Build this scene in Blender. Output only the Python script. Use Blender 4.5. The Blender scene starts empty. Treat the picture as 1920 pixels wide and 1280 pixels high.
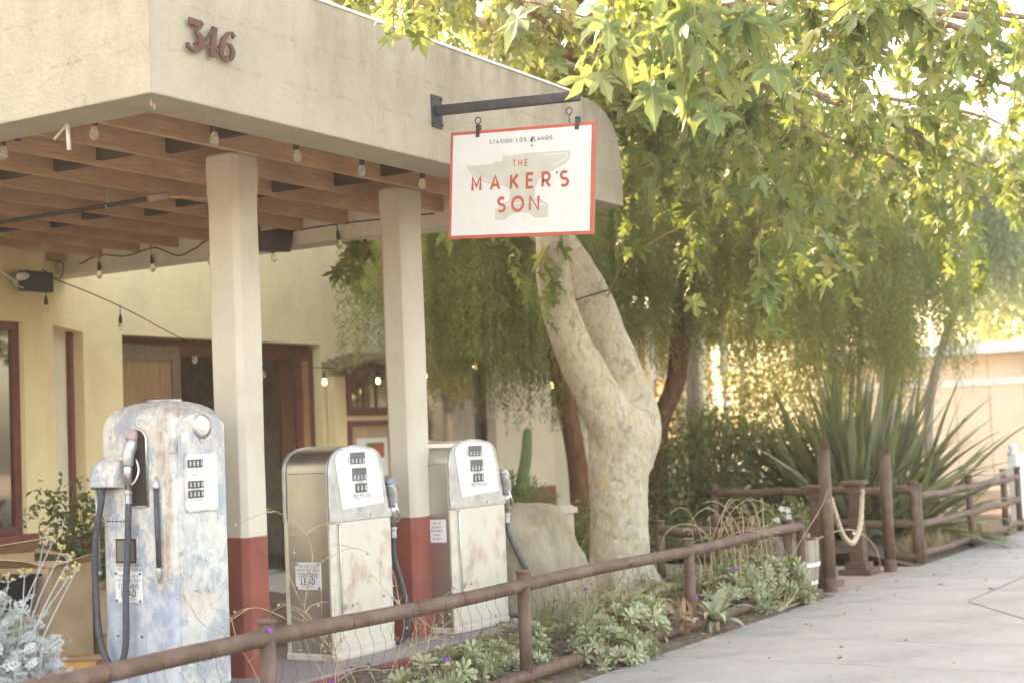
import bpy, bmesh, math, random
import numpy as np
from mathutils import Vector, Matrix

R = random.Random(11)
rng = np.random.default_rng(5)
SC = bpy.context.scene
COL = SC.collection
rad = math.radians

# ------------------------------------------------------------ camera
cam_d = bpy.data.cameras.new('camera')
cam = bpy.data.objects.new('camera', cam_d)
COL.objects.link(cam)
HD, PT, RO = rad(31), rad(3.55), rad(2.35)
fw = Vector((math.cos(HD) * math.cos(PT), math.sin(HD) * math.cos(PT), math.sin(PT)))
r0 = Vector((math.sin(HD), -math.cos(HD), 0))
u0 = r0.cross(fw)
rr = r0 * math.cos(RO) - u0 * math.sin(RO)
uu = u0 * math.cos(RO) + r0 * math.sin(RO)
cam.matrix_world = Matrix(((rr.x, uu.x, -fw.x, -5.09), (rr.y, uu.y, -fw.y, -4.98), (rr.z, uu.z, -fw.z, 1.55), (0, 0, 0, 1)))
cam_d.sensor_width = 36
cam_d.lens = 52.5
cam_d.clip_end = 600
cam_d.dof.use_dof = True
cam_d.dof.focus_distance = 8.8
cam_d.dof.aperture_fstop = 1.9
SC.camera = cam

# ------------------------------------------------------------ world, sun, exposure
SUN = Vector((0.36, 0.93, 0)).normalized()
EL = rad(30)
sunv = Vector((SUN.x * math.cos(EL), SUN.y * math.cos(EL), math.sin(EL)))
W = bpy.data.worlds.new('World')
SC.world = W
W.use_nodes = True
wn = W.node_tree
sky = wn.nodes.new('ShaderNodeTexSky')
sky.sky_type = 'NISHITA'
sky.sun_disc = False
sky.sun_elevation = EL
sky.sun_rotation = math.atan2(SUN.x, SUN.y)
sky.altitude = 100
sky.air_density = 1.0
sky.dust_density = 4.0
sky.ozone_density = 0.6
wn.links.new(sky.outputs[0], wn.nodes['Background'].inputs[0])
wn.nodes['Background'].inputs[1].default_value = 0.15
sd = bpy.data.lights.new('sun', 'SUN')
sd.energy = 2.0
sd.angle = rad(0.6)
sd.color = (1.0, 0.90, 0.74)
so = bpy.data.objects.new('sun', sd)
COL.objects.link(so)
so.rotation_euler = sunv.to_track_quat('Z', 'Y').to_euler()
VS = SC.view_settings
VS.view_transform = 'Standard'
VS.look = 'None'
VS.gamma = 1
VS.use_curve_mapping = False
VS.exposure = 3.47
VS.use_white_balance = True
VS.white_balance_temperature = 8900
VS.white_balance_tint = 16
SC.cycles.use_denoising = True
SC.cycles.max_bounces = 8
SC.cycles.transparent_max_bounces = 12
SC.cycles.sample_clamp_indirect = 6


# ------------------------------------------------------------ node helpers
def H(h):
    h = h.lstrip('#')
    v = [int(h[i:i + 2], 16) / 255 for i in (0, 2, 4)]
    return tuple(c / 12.92 if c <= .04045 else ((c + .055) / 1.055) ** 2.4 for c in v) + (1,)


def C(*a):
    return tuple(a) + (1,)


class NM:
    def __init__(s, name, rough=.8, metal=0, spec=.5):
        s.m = bpy.data.materials.new(name)
        s.m.use_nodes = True
        s.t = s.m.node_tree
        s.b = s.t.nodes['Principled BSDF']
        s.out = s.t.nodes['Material Output']
        s.b.inputs['Roughness'].default_value = rough
        s.b.inputs['Metallic'].default_value = metal
        s.b.inputs['Specular IOR Level'].default_value = spec
        s.tc = s.t.nodes.new('ShaderNodeTexCoord')

    def node(s, t, **k):
        n = s.t.nodes.new(t)
        for a, b in k.items():
            setattr(n, a, b)
        return n

    def put(s, sock, v):
        if hasattr(v, 'links'):
            s.t.links.new(v, sock)
        else:
            sock.default_value = v

    def vec(s, stretch=None, coord='Object', off=(0, 0, 0)):
        o = s.tc.outputs[coord]
        if stretch is None and off == (0, 0, 0):
            return o
        mp = s.node('ShaderNodeMapping')
        s.put(mp.inputs['Vector'], o)
        mp.inputs['Scale'].default_value = stretch or (1, 1, 1)
        mp.inputs['Location'].default_value = off
        return mp.outputs[0]

    def noise(s, scale, detail=4, rough=.55, stretch=None, off=(0, 0, 0), dist=0, vec=None):
        n = s.node('ShaderNodeTexNoise')
        n.inputs['Scale'].default_value = scale
        n.inputs['Detail'].default_value = detail
        n.inputs['Roughness'].default_value = rough
        n.inputs['Distortion'].default_value = dist
        s.put(n.inputs['Vector'], vec or s.vec(stretch, 'Object', off))
        return n.outputs['Fac']

    def voro(s, scale, feature='F1', out='Distance', stretch=None, vec=None):
        n = s.node('ShaderNodeTexVoronoi', feature=feature)
        n.inputs['Scale'].default_value = scale
        s.put(n.inputs['Vector'], vec or s.vec(stretch))
        return n.outputs[out]

    def ramp(s, f, stops, interp='LINEAR'):
        n = s.node('ShaderNodeValToRGB')
        n.color_ramp.interpolation = interp
        e = n.color_ramp.elements
        while len(e) < len(stops):
            e.new(.5)
        for el, (p, c) in zip(e, stops):
            el.position = p
            el.color = c if hasattr(c, '__len__') else (c, c, c, 1)
        s.put(n.inputs[0], f)
        return n.outputs[0]

    def mask(s, f, a, b):
        n = s.node('ShaderNodeMapRange')
        n.inputs[1].default_value = a
        n.inputs[2].default_value = b
        s.put(n.inputs[0], f)
        return n.outputs[0]

    def mix(s, f, a, b, blend='MIX'):
        n = s.node('ShaderNodeMix', data_type='RGBA', blend_type=blend)
        s.put(n.inputs[0], f)
        s.put(n.inputs[6], a)
        s.put(n.inputs[7], b)
        return n.outputs[2]

    def math(s, op, a, b=0.0):
        n = s.node('ShaderNodeMath', operation=op)
        s.put(n.inputs[0], a)
        s.put(n.inputs[1], b)
        return n.outputs[0]

    def xyz(s, i):
        n = s.node('ShaderNodeSeparateXYZ')
        s.put(n.inputs[0], s.tc.outputs['Object'])
        return n.outputs[i]

    def bump(s, h, strength=.4, dist=.01, bevel=0):
        n = s.node('ShaderNodeBump')
        n.inputs['Strength'].default_value = strength
        n.inputs['Distance'].default_value = dist
        s.put(n.inputs['Height'], h)
        if bevel:
            bv = s.node('ShaderNodeBevel', samples=4)
            bv.inputs['Radius'].default_value = bevel
            s.put(n.inputs['Normal'], bv.outputs[0])
        s.put(s.b.inputs['Normal'], n.outputs[0])

    def color(s, v):
        s.put(s.b.inputs['Base Color'], v)

    def rough(s, v):
        s.put(s.b.inputs['Roughness'], v)

    def jitter(s):
        """one random number for each island and object"""
        g = s.node('ShaderNodeNewGeometry')
        o = s.node('ShaderNodeObjectInfo')
        a = s.math('ADD', g.outputs['Random Per Island'], o.outputs['Random'])
        return s.math('FRACT', a)


def simple(name, col, rough=.7, metal=0, var=.12, scale=9, bump=.0, bscale=60, spec=.5):
    m = NM(name, rough, metal, spec)
    n = m.noise(scale, 5)
    dark = tuple(c * (1 - var * 1.6) for c in col[:3]) + (1,)
    lite = tuple(min(1, c * (1 + var)) for c in col[:3]) + (1,)
    m.color(m.ramp(n, [(.3, dark), (.7, lite)]))
    if bump:
        m.bump(m.noise(bscale, 4), bump, .004)
    return m.m


def stucco(name, base, dirt, form_lines=False, top=None, bevel=0.0, grey=None):
    m = NM(name, .92, 0, .2)
    big = m.noise(1.3, 5, .6)
    col = m.ramp(big, [(.28, tuple(c * .86 for c in base[:3]) + (1,)), (.5, base), (.75, tuple(min(1, c * 1.07) for c in base[:3]) + (1,))])
    drip = m.noise(2.0, 6, .65, (1.6, 1.6, .5))
    speck = m.noise(26, 5, .7, (1, 1, .35))
    dm = m.math('MULTIPLY', m.mask(drip, .50, .80), m.mask(speck, .36, .70))
    col = m.mix(m.math('MULTIPLY', dm, .6), col, dirt)
    h = m.noise(38, 6, .68)
    if form_lines:
        z = m.xyz(2)
        wob = m.math('MULTIPLY', m.noise(1.7, 3), .05)
        zz = m.math('ADD', z, wob)
        for lv in (3.475, 3.715):
            d = m.math('ABSOLUTE', m.math('SUBTRACT', zz, lv))
            ln = m.math('MULTIPLY', m.mask(d, .014, .001), m.mask(m.noise(7, 6, .75, None, (lv, 0, 0)), .46, .66))
            col = m.mix(m.math('MULTIPLY', ln, .42), col, dirt)
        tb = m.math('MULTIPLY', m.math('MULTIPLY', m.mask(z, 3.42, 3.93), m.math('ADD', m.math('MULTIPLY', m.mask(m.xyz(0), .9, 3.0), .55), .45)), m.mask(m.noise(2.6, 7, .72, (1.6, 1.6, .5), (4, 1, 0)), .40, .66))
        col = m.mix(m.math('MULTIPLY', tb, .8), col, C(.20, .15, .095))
    fs_ = m.noise(75, 6, .75)
    col = m.mix(m.math('MULTIPLY', m.mask(fs_, .50, .68), .22), col, dirt)
    hair = m.node('ShaderNodeTexVoronoi', feature='DISTANCE_TO_EDGE')
    hair.inputs['Scale'].default_value = 1.5
    wv = m.node('ShaderNodeVectorMath', operation='ADD')
    nz = m.node('ShaderNodeTexNoise')
    nz.inputs['Scale'].default_value = 3
    nz.inputs['Detail'].default_value = 8
    m.put(nz.inputs['Vector'], m.tc.outputs['Object'])
    m.put(wv.inputs[0], m.tc.outputs['Object'])
    m.put(wv.inputs[1], nz.outputs['Color'])
    m.put(hair.inputs['Vector'], wv.outputs[0])
    hk_ = m.math('MULTIPLY', m.mask(hair.outputs['Distance'], .005, .001), m.mask(m.noise(1.3, 3, .5, None, (9, 2, 4)), .54, .6))
    col = m.mix(m.math('MULTIPLY', hk_, .55), col, dirt)
    m.color(col)
    m.bump(m.math('ADD', m.math('MULTIPLY', h, .8), m.math('MULTIPLY', m.noise(9, 4), .6)), .85, .018, bevel)
    return m.m


M = {}
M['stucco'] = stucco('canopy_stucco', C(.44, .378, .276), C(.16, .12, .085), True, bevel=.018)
M['soffit'] = stucco('soffit_stucco', C(.78, .70, .58), C(.2, .17, .13))
M['wall'] = stucco('yellow_stucco', C(.86, .715, .42), C(.64, .50, .28))
M['wall_white'] = stucco('white_stucco', C(.76, .67, .50), C(.5, .42, .3))
M['beige'] = stucco('beige_stucco', C(.55, .48, .36), C(.3, .26, .19))


def pillar_mat(name, line):
    m = NM(name, .85, 0, .3)
    z = m.xyz(2)
    zz = m.math('ADD', z, m.math('MULTIPLY', m.noise(14, 3), .012))
    f = m.mask(zz, line - .004, line + .006)
    cr = m.ramp(m.noise(2.2, 6, .6), [(.25, C(.45, .385, .29)), (.5, C(.535, .47, .375)), (.8, C(.59, .53, .435))])
    sp = m.math('MULTIPLY', m.mask(m.noise(34, 5, .7), .62, .74), .35)
    cr = m.mix(sp, cr, C(.4, .33, .24))
    rd = m.ramp(m.noise(3, 6, .65), [(.25, C(.20, .052, .038)), (.55, C(.27, .078, .056)), (.8, C(.33, .12, .09))])
    sp2 = m.math('MULTIPLY', m.mask(m.noise(60, 4, .7), .66, .74), .5)
    rd = m.mix(sp2, rd, C(.5, .33, .28))
    m.color(m.mix(f, rd, cr))
    m.bump(m.math('ADD', m.noise(40, 5, .65), m.math('MULTIPLY', m.noise(8, 3), .8)), .35, .008, .02)
    return m.m


M['pillar'] = pillar_mat('pillar_paint', 1.005)
M['dado'] = simple('red_dado', C(.25, .07, .058), .8, var=.2, bump=.2)


def wood(name, a, b, grain=(1, 14, 14), rough=.75, scale=4, bump=.25):
    m = NM(name, rough, 0, .3)
    n = m.noise(scale, 7, .62, grain, dist=.6)
    k = m.noise(1.6, 4, .6)
    ob = m.node('ShaderNodeObjectInfo').outputs['Random']
    col = m.ramp(n, [(.25, a), (.7, b)])
    col = m.mix(m.mask(k, .45, .75), col, m.mix(.55, col, tuple(c * .5 for c in a[:3]) + (1,)))
    col = m.mix(m.math('MULTIPLY', ob, .35), col, tuple(c * .6 for c in a[:3]) + (1,))
    m.color(col)
    m.bump(n, bump, .003)
    return m.m


M['joist'] = wood('joist_wood', C(.45, .235, .12), C(.70, .455, .265))
M['deck'] = wood('deck_wood', C(.42, .22, .12), C(.6, .37, .21))
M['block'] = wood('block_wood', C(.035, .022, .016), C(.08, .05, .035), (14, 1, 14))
M['door_wood'] = wood('door_boards', C(.24, .13, .06), C(.46, .28, .14), (16, 16, 1))
M['door_frame'] = wood('door_frame_wood', C(.16, .11, .07), C(.25, .18, .12), (16, 16, 1))
M['red_wood'] = wood('red_brown_wood', C(.13, .045, .025), C(.25, .10, .055), (16, 16, 1))
M['frame_red'] = simple('red_window_paint', C(.17, .045, .04), .55, var=.2)
M['black'] = simple('black_plastic', C(.012, .012, .013), .5)
M['black_metal'] = simple('black_metal', C(.03, .03, .031), .55, var=.35, scale=30, bump=.2)
M['dark_room'] = simple('dark_room', C(.26, .19, .13), .9)
M['room_wall'] = simple('room_wall', C(.80, .68, .50), .9)
M['white_plastic'] = simple('white_plastic', C(.75, .74, .70), .4)
M['paper'] = simple('paper_white', C(.78, .76, .72), .8, var=.04)
M['chrome'] = simple('dull_chrome', C(.62, .60, .57), .28, .9, var=.2, scale=30)
M['galv'] = simple('galvanised', C(.44, .43, .41), .5, .6, var=.16, scale=14, bump=.12)
M['rubber'] = simple('hose_rubber', C(.055, .06, .07), .55, var=.25, scale=30)
M['ink'] = simple('ink_black', C(.03, .03, .03), .7)
M['ink_blue'] = simple('ink_blue_black', C(.035, .05, .07), .7)
M['ink_grey'] = simple('ink_grey', C(.18, .19, .2), .7)
M['sign_white'] = simple('sign_white', C(.61, .59, .55), .45, var=.03)
M['sign_red'] = simple('sign_red', C(.46, .085, .05), .5, var=.08)
M['sign_anvil'] = simple('sign_anvil', C(.46, .445, .37), .5, var=.05)
M['porcelain'] = simple('dial_white', C(.68, .665, .63), .25, var=.03)
M['wheel_grey'] = simple('counter_grey', C(.10, .10, .095), .5)
M['digit'] = simple('counter_digit', C(.7, .69, .65), .6)
M['pink'] = simple('faded_pink_plastic', C(.42, .27, .235), .6)
M['blue_plastic'] = simple('faded_blue_plastic', C(.20, .25, .31), .6)
M['cardboard'] = simple('cardboard', C(.50, .34, .205), .85, var=.12, scale=5, bump=.1, bscale=90)
M['orange_card'] = simple('orange_card', C(.55, .27, .09), .8)
M['rope'] = simple('rope_fibre', C(.55, .42, .28), .9, var=.2, scale=40)
M['concrete_white'] = simple('white_paint', C(.74, .73, .70), .6)


def number_rust():
    m = NM('rusted_brown_metal', .6, .2)
    m.color(m.ramp(m.noise(14, 6, .65), [(.3, C(.06, .022, .016)), (.6, C(.125, .045, .032)), (.8, C(.17, .075, .055))]))
    m.bump(m.noise(60, 4), .2, .003)
    return m.m


M['number'] = number_rust()


def pipe_mat():
    m = NM('rusty_brown_pipe', .68, .1)
    a = m.noise(7, 6, .65)
    col = m.ramp(a, [(.25, C(.07, .034, .02)), (.5, C(.12, .066, .042)), (.72, C(.18, .112, .078))])
    sp = m.mask(m.noise(80, 4, .7), .6, .72)
    col = m.mix(m.math('MULTIPLY', sp, .6), col, C(.06, .026, .016))
    sc = m.mask(m.noise(22, 5, .7, (1, 1, 1), (3, 0, 0)), .66, .74)
    col = m.mix(m.math('MULTIPLY', sc, .5), col, C(.38, .31, .27))
    m.color(col)
    m.bump(m.math('ADD', m.noise(90, 4), m.noise(20, 4)), .3, .003)
    return m.m


M['pipe'] = pipe_mat()


def pump_old(front=False):
    m = NM('old_pump_paint_front' if front else 'old_pump_paint', .6, .05)
    n = m.noise(4.5, 8, .68)
    base = m.ramp(n, [(.30, C(.40, .37, .30)), (.46, C(.54, .515, .45)), (.75, C(.62, .60, .54))])
    bl = m.mask(m.noise(5.5, 9, .78, (1, 1, .75), (3, 2, 5)), .47, .56)
    base = m.mix(m.math('MULTIPLY', bl, .7 if front else .9), base, C(.25, .29, .34))
    bd = m.mask(m.noise(13, 8, .8, (1, 1, .6), (1, 7, 2)), .58, .66)
    base = m.mix(m.math('MULTIPLY', bd, .75), base, C(.13, .155, .20))
    ch = m.mask(m.noise(24, 9, .82, (1, 1, .7), (6, 3, 3)), .585, .61)
    base = m.mix(m.math('MULTIPLY', ch, .8), base, C(.20, .13, .085))
    zz = m.math('ADD', m.xyz(2), m.math('MULTIPLY', m.noise(9, 4), .03))
    if not front:
        low = m.mask(m.math('ADD', zz, m.math('MULTIPLY', m.noise(5, 7, .7), .10)), .70, .66)
        lowc = m.ramp(m.noise(7, 8, .75), [(.3, C(.20, .23, .29)), (.5, C(.31, .35, .42)), (.62, C(.52, .52, .50))])
        base = m.mix(m.math('MULTIPLY', low, .8), base, lowc)
    # rust streaks along the corner seam and at the shoulder
    y = m.xyz(1)
    x = m.xyz(0)
    st = m.noise(7, 7, .7, (2.2, 2.2, .22), (5, 1, 0))
    near = m.math('MULTIPLY', m.mask(y, -.12, -.21), m.mask(y, -.27, -.255)) if not front else m.mask(x, .19, .215)
    upper = m.mask(zz, .55, .75)
    rs = m.math('MULTIPLY', m.math('MULTIPLY', near, upper), m.mask(st, .40, .58))
    shoulder = m.math('MULTIPLY', m.mask(zz, 1.22, 1.50), m.mask(m.noise(8, 8, .75), .46, .58))
    rs = m.math('MAXIMUM', rs, m.math('MULTIPLY', shoulder, .6 if not front else .3))
    rc = m.ramp(m.noise(16, 6, .7), [(.3, C(.24, .11, .045)), (.55, C(.44, .27, .13)), (.75, C(.52, .42, .27))])
    base = m.mix(m.math('MULTIPLY', rs, .7), base, rc)
    pit = m.math('MULTIPLY', m.mask(m.noise(46, 5, .7), .63, .69), m.mask(m.noise(6, 4, .6, None, (8, 8, 1)), .45, .6))
    base = m.mix(m.math('MULTIPLY', pit, .8), base, C(.10, .06, .04))
    if front:
        pk = m.math('MULTIPLY', m.mask(m.noise(3.2, 5, .6, None, (2, 2, 9)), .56, .64), m.mask(zz, .7, .5))
        base = m.mix(m.math('MULTIPLY', pk, .6), base, C(.60, .42, .33))
    m.color(base)
    m.rough(m.ramp(n, [(.3, .75), (.7, .45)]))
    m.bump(m.math('ADD', m.math('MULTIPLY', n, .6), m.math('MULTIPLY', m.noise(45, 5, .7), .5)), .35, .006)
    return m.m


M['old_side'] = pump_old(False)
M['old_front'] = pump_old(True)


def worn_cream():
    m = NM('worn_cream_paint', .5, 0)
    n = m.noise(3.6, 9, .72, (1, 1, .7))
    col = m.ramp(n, [(.33, C(.38, .24, .175)), (.40, C(.46, .35, .27)), (.47, C(.55, .49, .395)), (.8, C(.59, .55, .47))])
    ed = m.noise(11, 8, .75, None, (4, 0, 2))
    col = m.mix(m.math('MULTIPLY', m.mask(ed, .56, .68), .6), col, C(.55, .36, .28))
    pit = m.mask(m.noise(30, 6, .75), .66, .69)
    col = m.mix(m.math('MULTIPLY', pit, .85), col, C(.17, .08, .055))
    m.color(col)
    m.bump(m.math('ADD', n, m.math('MULTIPLY', ed, .4)), .15, .004)
    return m.m


M['cream'] = worn_cream()


def steel():
    m = NM('brushed_steel', .36, .92)
    n = m.noise(2.2, 3, .5)
    m.color(m.ramp(n, [(.3, C(.47, .455, .43)), (.7, C(.56, .545, .52))]))
    m.rough(m.ramp(m.noise(5, 6, .7), [(.3, .26), (.7, .40)]))
    m.bump(m.noise(160, 2, .5, (1, 1, .02)), .04, .001)
    return m.m


M['steel'] = steel()


def concrete(name, a, b, joint=False):
    m = NM(name, .9, 0, .25)
    n = m.noise(1.7, 8, .7)
    f = m.noise(60, 4, .7)
    ob = m.node('ShaderNodeObjectInfo').outputs['Random']
    col = m.ramp(n, [(.28, a), (.72, b)])
    col = m.mix(m.math('MULTIPLY', m.mask(f, .55, .8), .35), col, tuple(c * .6 for c in a[:3]) + (1,))
    col = m.mix(m.math('MULTIPLY', ob, .22), col, tuple(c * .75 for c in a[:3]) + (1,))
    st = m.mask(m.noise(.9, 8, .75, None, (5, 5, 0)), .52, .66)
    col = m.mix(m.math('MULTIPLY', st, .45), col, tuple(c * .62 for c in a[:3]) + (1,))
    if name.startswith('sidewalk'):
        eg = m.math('MULTIPLY', m.mask(m.xyz(1), -1.0, -.44), m.mask(m.noise(5, 7, .75, None, (1, 8, 3)), .40, .62))
        col = m.mix(m.math('MULTIPLY', eg, .55), col, C(.17, .13, .09))
    m.color(col)
    m.bump(m.math('ADD', f, m.math('MULTIPLY', m.noise(220, 3), .6)), .35, .004)
    return m.m


M['slab'] = concrete('sidewalk_concrete', C(.295, .272, .232), C(.40, .375, .33))
M['pad'] = concrete('forecourt_concrete', C(.40, .37, .30), C(.54, .50, .42))
M['island_top'] = concrete('island_concrete', C(.26, .20, .18), C(.38, .32, .29))
M['paving'] = concrete('entry_paving', C(.30, .22, .18), C(.40, .31, .26))
M['joint'] = simple('joint_dirt', C(.09, .08, .07), .95)
M['asphalt'] = simple('asphalt', C(.05, .05, .05), .9, bump=.4, bscale=120)
M['far_ground'] = simple('dry_ground', C(.30, .25, .17), .95, var=.3, scale=.5)


def soil():
    m = NM('bed_soil', .95, 0, .2)
    n = m.noise(14, 8, .7)
    col = m.ramp(n, [(.3, C(.075, .05, .034)), (.55, C(.17, .125, .088)), (.75, C(.30, .24, .17))])
    m.color(col)
    m.bump(n, .8, .03)
    return m.m


M['soil'] = soil()


def rock():
    m = NM('boulder_stone', .9, 0, .25)
    n = m.noise(2.4, 9, .68)
    col = m.ramp(n, [(.28, C(.20, .16, .105)), (.5, C(.37, .305, .21)), (.75, C(.46, .40, .30))])
    st = m.mask(m.noise(5, 6, .7, (1.4, 1.4, .35)), .55, .72)
    col = m.mix(m.math('MULTIPLY', st, .45), col, C(.20, .15, .10))
    m.color(col)
    m.bump(m.math('ADD', n, m.math('MULTIPLY', m.noise(22, 8, .75), .6)), .9, .05)
    return m.m


M['rock'] = rock()


def sycamore_bark():
    m = NM('sycamore_bark', .82, 0, .25)
    warp = m.node('ShaderNodeVectorMath', operation='ADD')
    nz = m.node('ShaderNodeTexNoise')
    nz.inputs['Scale'].default_value = 6
    nz.inputs['Detail'].default_value = 8
    m.put(nz.inputs['Vector'], m.tc.outputs['Object'])
    sc = m.node('ShaderNodeVectorMath', operation='SCALE')
    m.put(sc.inputs[0], nz.outputs['Color'])
    sc.inputs['Scale'].default_value = .34
    m.put(warp.inputs[0], m.vec((1, 1, .5)))
    m.put(warp.inputs[1], sc.outputs[0])
    v = m.node('ShaderNodeTexVoronoi', feature='F1')
    v.inputs['Scale'].default_value = 19
    m.put(v.inputs['Vector'], warp.outputs[0])
    sep = m.node('ShaderNodeSeparateColor')
    m.put(sep.inputs[0], v.outputs['Color'])
    col = m.ramp(sep.outputs[0], [(0, C(.50, .43, .30)), (.30, C(.58, .51, .38)), (.44, C(.38, .325, .225)), (.58, C(.54, .44, .27)), (.68, C(.52, .36, .16)), (.74, C(.56, .49, .36)), (.86, C(.27, .22, .155)), (.93, C(.62, .57, .45))], 'CONSTANT')
    col = m.mix(.42, col, C(.50, .43, .315))
    fine = m.noise(26, 6, .7, (1, 1, .6))
    col = m.mix(m.math('MULTIPLY', m.mask(fine, .50, .68), .55), col, C(.25, .20, .145))
    cr = m.math('MULTIPLY', m.mask(m.noise(10, 8, .78, (1.6, 1.6, .4), (3, 1, 1)), .60, .72), .65)
    col = m.mix(cr, col, C(.12, .09, .07))
    m.color(col)
    hh = m.math('ADD', m.math('MULTIPLY', sep.outputs[0], .5), m.math('MULTIPLY', fine, .6))
    m.bump(hh, .9, .016)
    return m.m


M['bark'] = sycamore_bark()


def rough_bark(name, a, b):
    m = NM(name, .92, 0, .2)
    n = m.noise(9, 8, .7, (2.2, 2.2, .5))
    m.color(m.ramp(n, [(.3, a), (.7, b)]))
    m.bump(n, .9, .03)
    return m.m


M['red_bark'] = rough_bark('pepper_bark', C(.075, .035, .02), C(.24, .12, .065))
M['grey_bark'] = rough_bark('grey_bark', C(.14, .12, .10), C(.34, .31, .27))
M['twig'] = rough_bark('twig_bark', C(.16, .10, .06), C(.32, .22, .14))


def leafmat(name, stops, trans=.4, rough=.5, patch=0, tcol=None, spec=.4):
    m = NM(name, rough, 0, spec)
    j = m.jitter()
    col = m.ramp(j, stops)
    n = m.noise(12, 4)
    col = m.mix(m.math('MULTIPLY', m.mask(n, .5, .8), .25), col, tuple(c * .6 for c in stops[0][1][:3]) + (1,))
    if patch:
        pn = m.noise(1.5, 3, .6)
        col = m.mix(m.math('MULTIPLY', m.mask(pn, .56, .42), patch), col, tuple(c * .45 for c in stops[0][1][:3]) + (1,))
    m.color(col)
    tr = m.node('ShaderNodeBsdfTranslucent')
    tc = m.mix(.6, col, tcol or C(.42, .46, .05), 'MIX')
    m.put(tr.inputs['Color'], tc)
    mx = m.node('ShaderNodeMixShader')
    mx.inputs[0].default_value = trans
    m.put(mx.inputs[1], m.b.outputs[0])
    m.put(mx.inputs[2], tr.outputs[0])
    m.put(m.out.inputs['Surface'], mx.outputs[0])
    return m.m


M['leaf'] = leafmat('sycamore_leaf', [(0, C(.075, .11, .022)), (.35, C(.135, .18, .04)), (.7, C(.19, .235, .055)), (.9, C(.26, .295, .075)), (.985, C(.36, .27, .10))], .36, tcol=C(.32, .40, .09))
def veined():
    m = NM('sycamore_leaf_near', .5, 0, .35)
    j = m.jitter()
    col = m.ramp(j, [(0, C(.10, .15, .05)), (.4, C(.15, .20, .07)), (.75, C(.20, .25, .10)), (.93, C(.28, .31, .12)), (1, C(.40, .36, .12))])
    x, y = m.xyz(0), m.xyz(1)
    ax = m.math('ABSOLUTE', x)
    yy = m.math('ADD', y, .03)
    th = m.math('ARCTAN2', ax, yy)
    r_ = m.math('SQRT', m.math('ADD', m.math('MULTIPLY', x, x), m.math('MULTIPLY', yy, yy)))
    vn = None
    for a in (0.0, .72, 1.45):
        d = m.math('MULTIPLY', m.math('ABSOLUTE', m.math('SUBTRACT', th, a)), r_)
        k = m.mask(d, .013, .003)
        vn = k if vn is None else m.math('MAXIMUM', vn, k)
    col = m.mix(m.math('MULTIPLY', vn, .6), col, C(.42, .45, .22))
    col = m.mix(m.math('MULTIPLY', m.mask(m.noise(5, 4), .55, .7), .3), col, C(.30, .30, .10))
    m.color(col)
    tr = m.node('ShaderNodeBsdfTranslucent')
    m.put(tr.inputs['Color'], m.mix(.5, col, C(.34, .42, .10)))
    mx = m.node('ShaderNodeMixShader')
    mx.inputs[0].default_value = .36
    m.put(mx.inputs[1], m.b.outputs[0])
    m.put(mx.inputs[2], tr.outputs[0])
    m.put(m.out.inputs['Surface'], mx.outputs[0])
    return m.m


M['leaf_near'] = veined()
M['pepper'] = leafmat('pepper_leaf', [(0, C(.17, .20, .045)), (.4, C(.25, .28, .07)), (1, C(.37, .40, .13))], .42, patch=.7, tcol=C(.42, .44, .14))
M['pepper_pale'] = leafmat('pale_pepper_leaf', [(0, C(.22, .26, .15)), (.5, C(.30, .35, .21)), (1, C(.40, .45, .30))], .4, tcol=C(.36, .44, .18))
M['hedge'] = leafmat('hedge_leaf', [(0, C(.06, .085, .03)), (.5, C(.10, .135, .05)), (.9, C(.15, .18, .07)), (1, C(.24, .22, .09))], .3)
M['gold'] = leafmat('sunlit_yellow_leaf', [(0, C(.26, .24, .04)), (.5, C(.36, .31, .05)), (1, C(.42, .38, .08))], .45, tcol=C(.46, .38, .04))
M['flax'] = leafmat('flax_leaf', [(0, C(.09, .10, .055)), (.5, C(.155, .17, .10)), (.9, C(.24, .255, .16)), (1, C(.36, .33, .2))], .2, .4)
M['succ'] = leafmat('succulent_leaf', [(0, C(.24, .26, .14)), (.5, C(.33, .35, .205)), (.86, C(.40, .42, .27)), (.94, C(.48, .42, .24)), (1, C(.40, .25, .14))], .15, .5)
M['aloe'] = leafmat('aloe_leaf', [(0, C(.28, .32, .19)), (.6, C(.37, .41, .26)), (1, C(.44, .47, .31))], .12, .45)
M['silver'] = leafmat('dusty_miller_leaf', [(0, C(.36, .375, .35)), (.5, C(.45, .46, .43)), (1, C(.54, .55, .52))], .2, .85, tcol=C(.6, .62, .55))
M['herb'] = leafmat('herb_leaf', [(0, C(.10, .15, .05)), (.5, C(.17, .23, .09)), (1, C(.25, .29, .13))], .35)
M['straw'] = leafmat('dry_stalk', [(0, C(.36, .24, .13)), (.5, C(.46, .33, .18)), (1, C(.52, .44, .25))], .1, .8, tcol=C(.5, .4, .2))
M['dry_leaf'] = leafmat('dry_leaf', [(0, C(.20, .10, .05)), (.4, C(.36, .22, .11)), (.8, C(.48, .36, .22)), (1, C(.55, .42, .15))], .15, .8, tcol=C(.5, .33, .15))
M['purple'] = leafmat('purple_petal', [(0, C(.28, .05, .42)), (1, C(.40, .10, .52))], .4, tcol=C(.5, .1, .6))
M['petal'] = leafmat('pale_petal', [(0, C(.75, .62, .70)), (1, C(.80, .78, .76))], .4, tcol=C(.8, .7, .75))
M['yellow_fl'] = leafmat('yellow_petal', [(0, C(.55, .46, .10)), (1, C(.62, .52, .12))], .3)
M['cactus'] = simple('cactus_green', C(.13, .19, .07), .7, var=.3)


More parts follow.
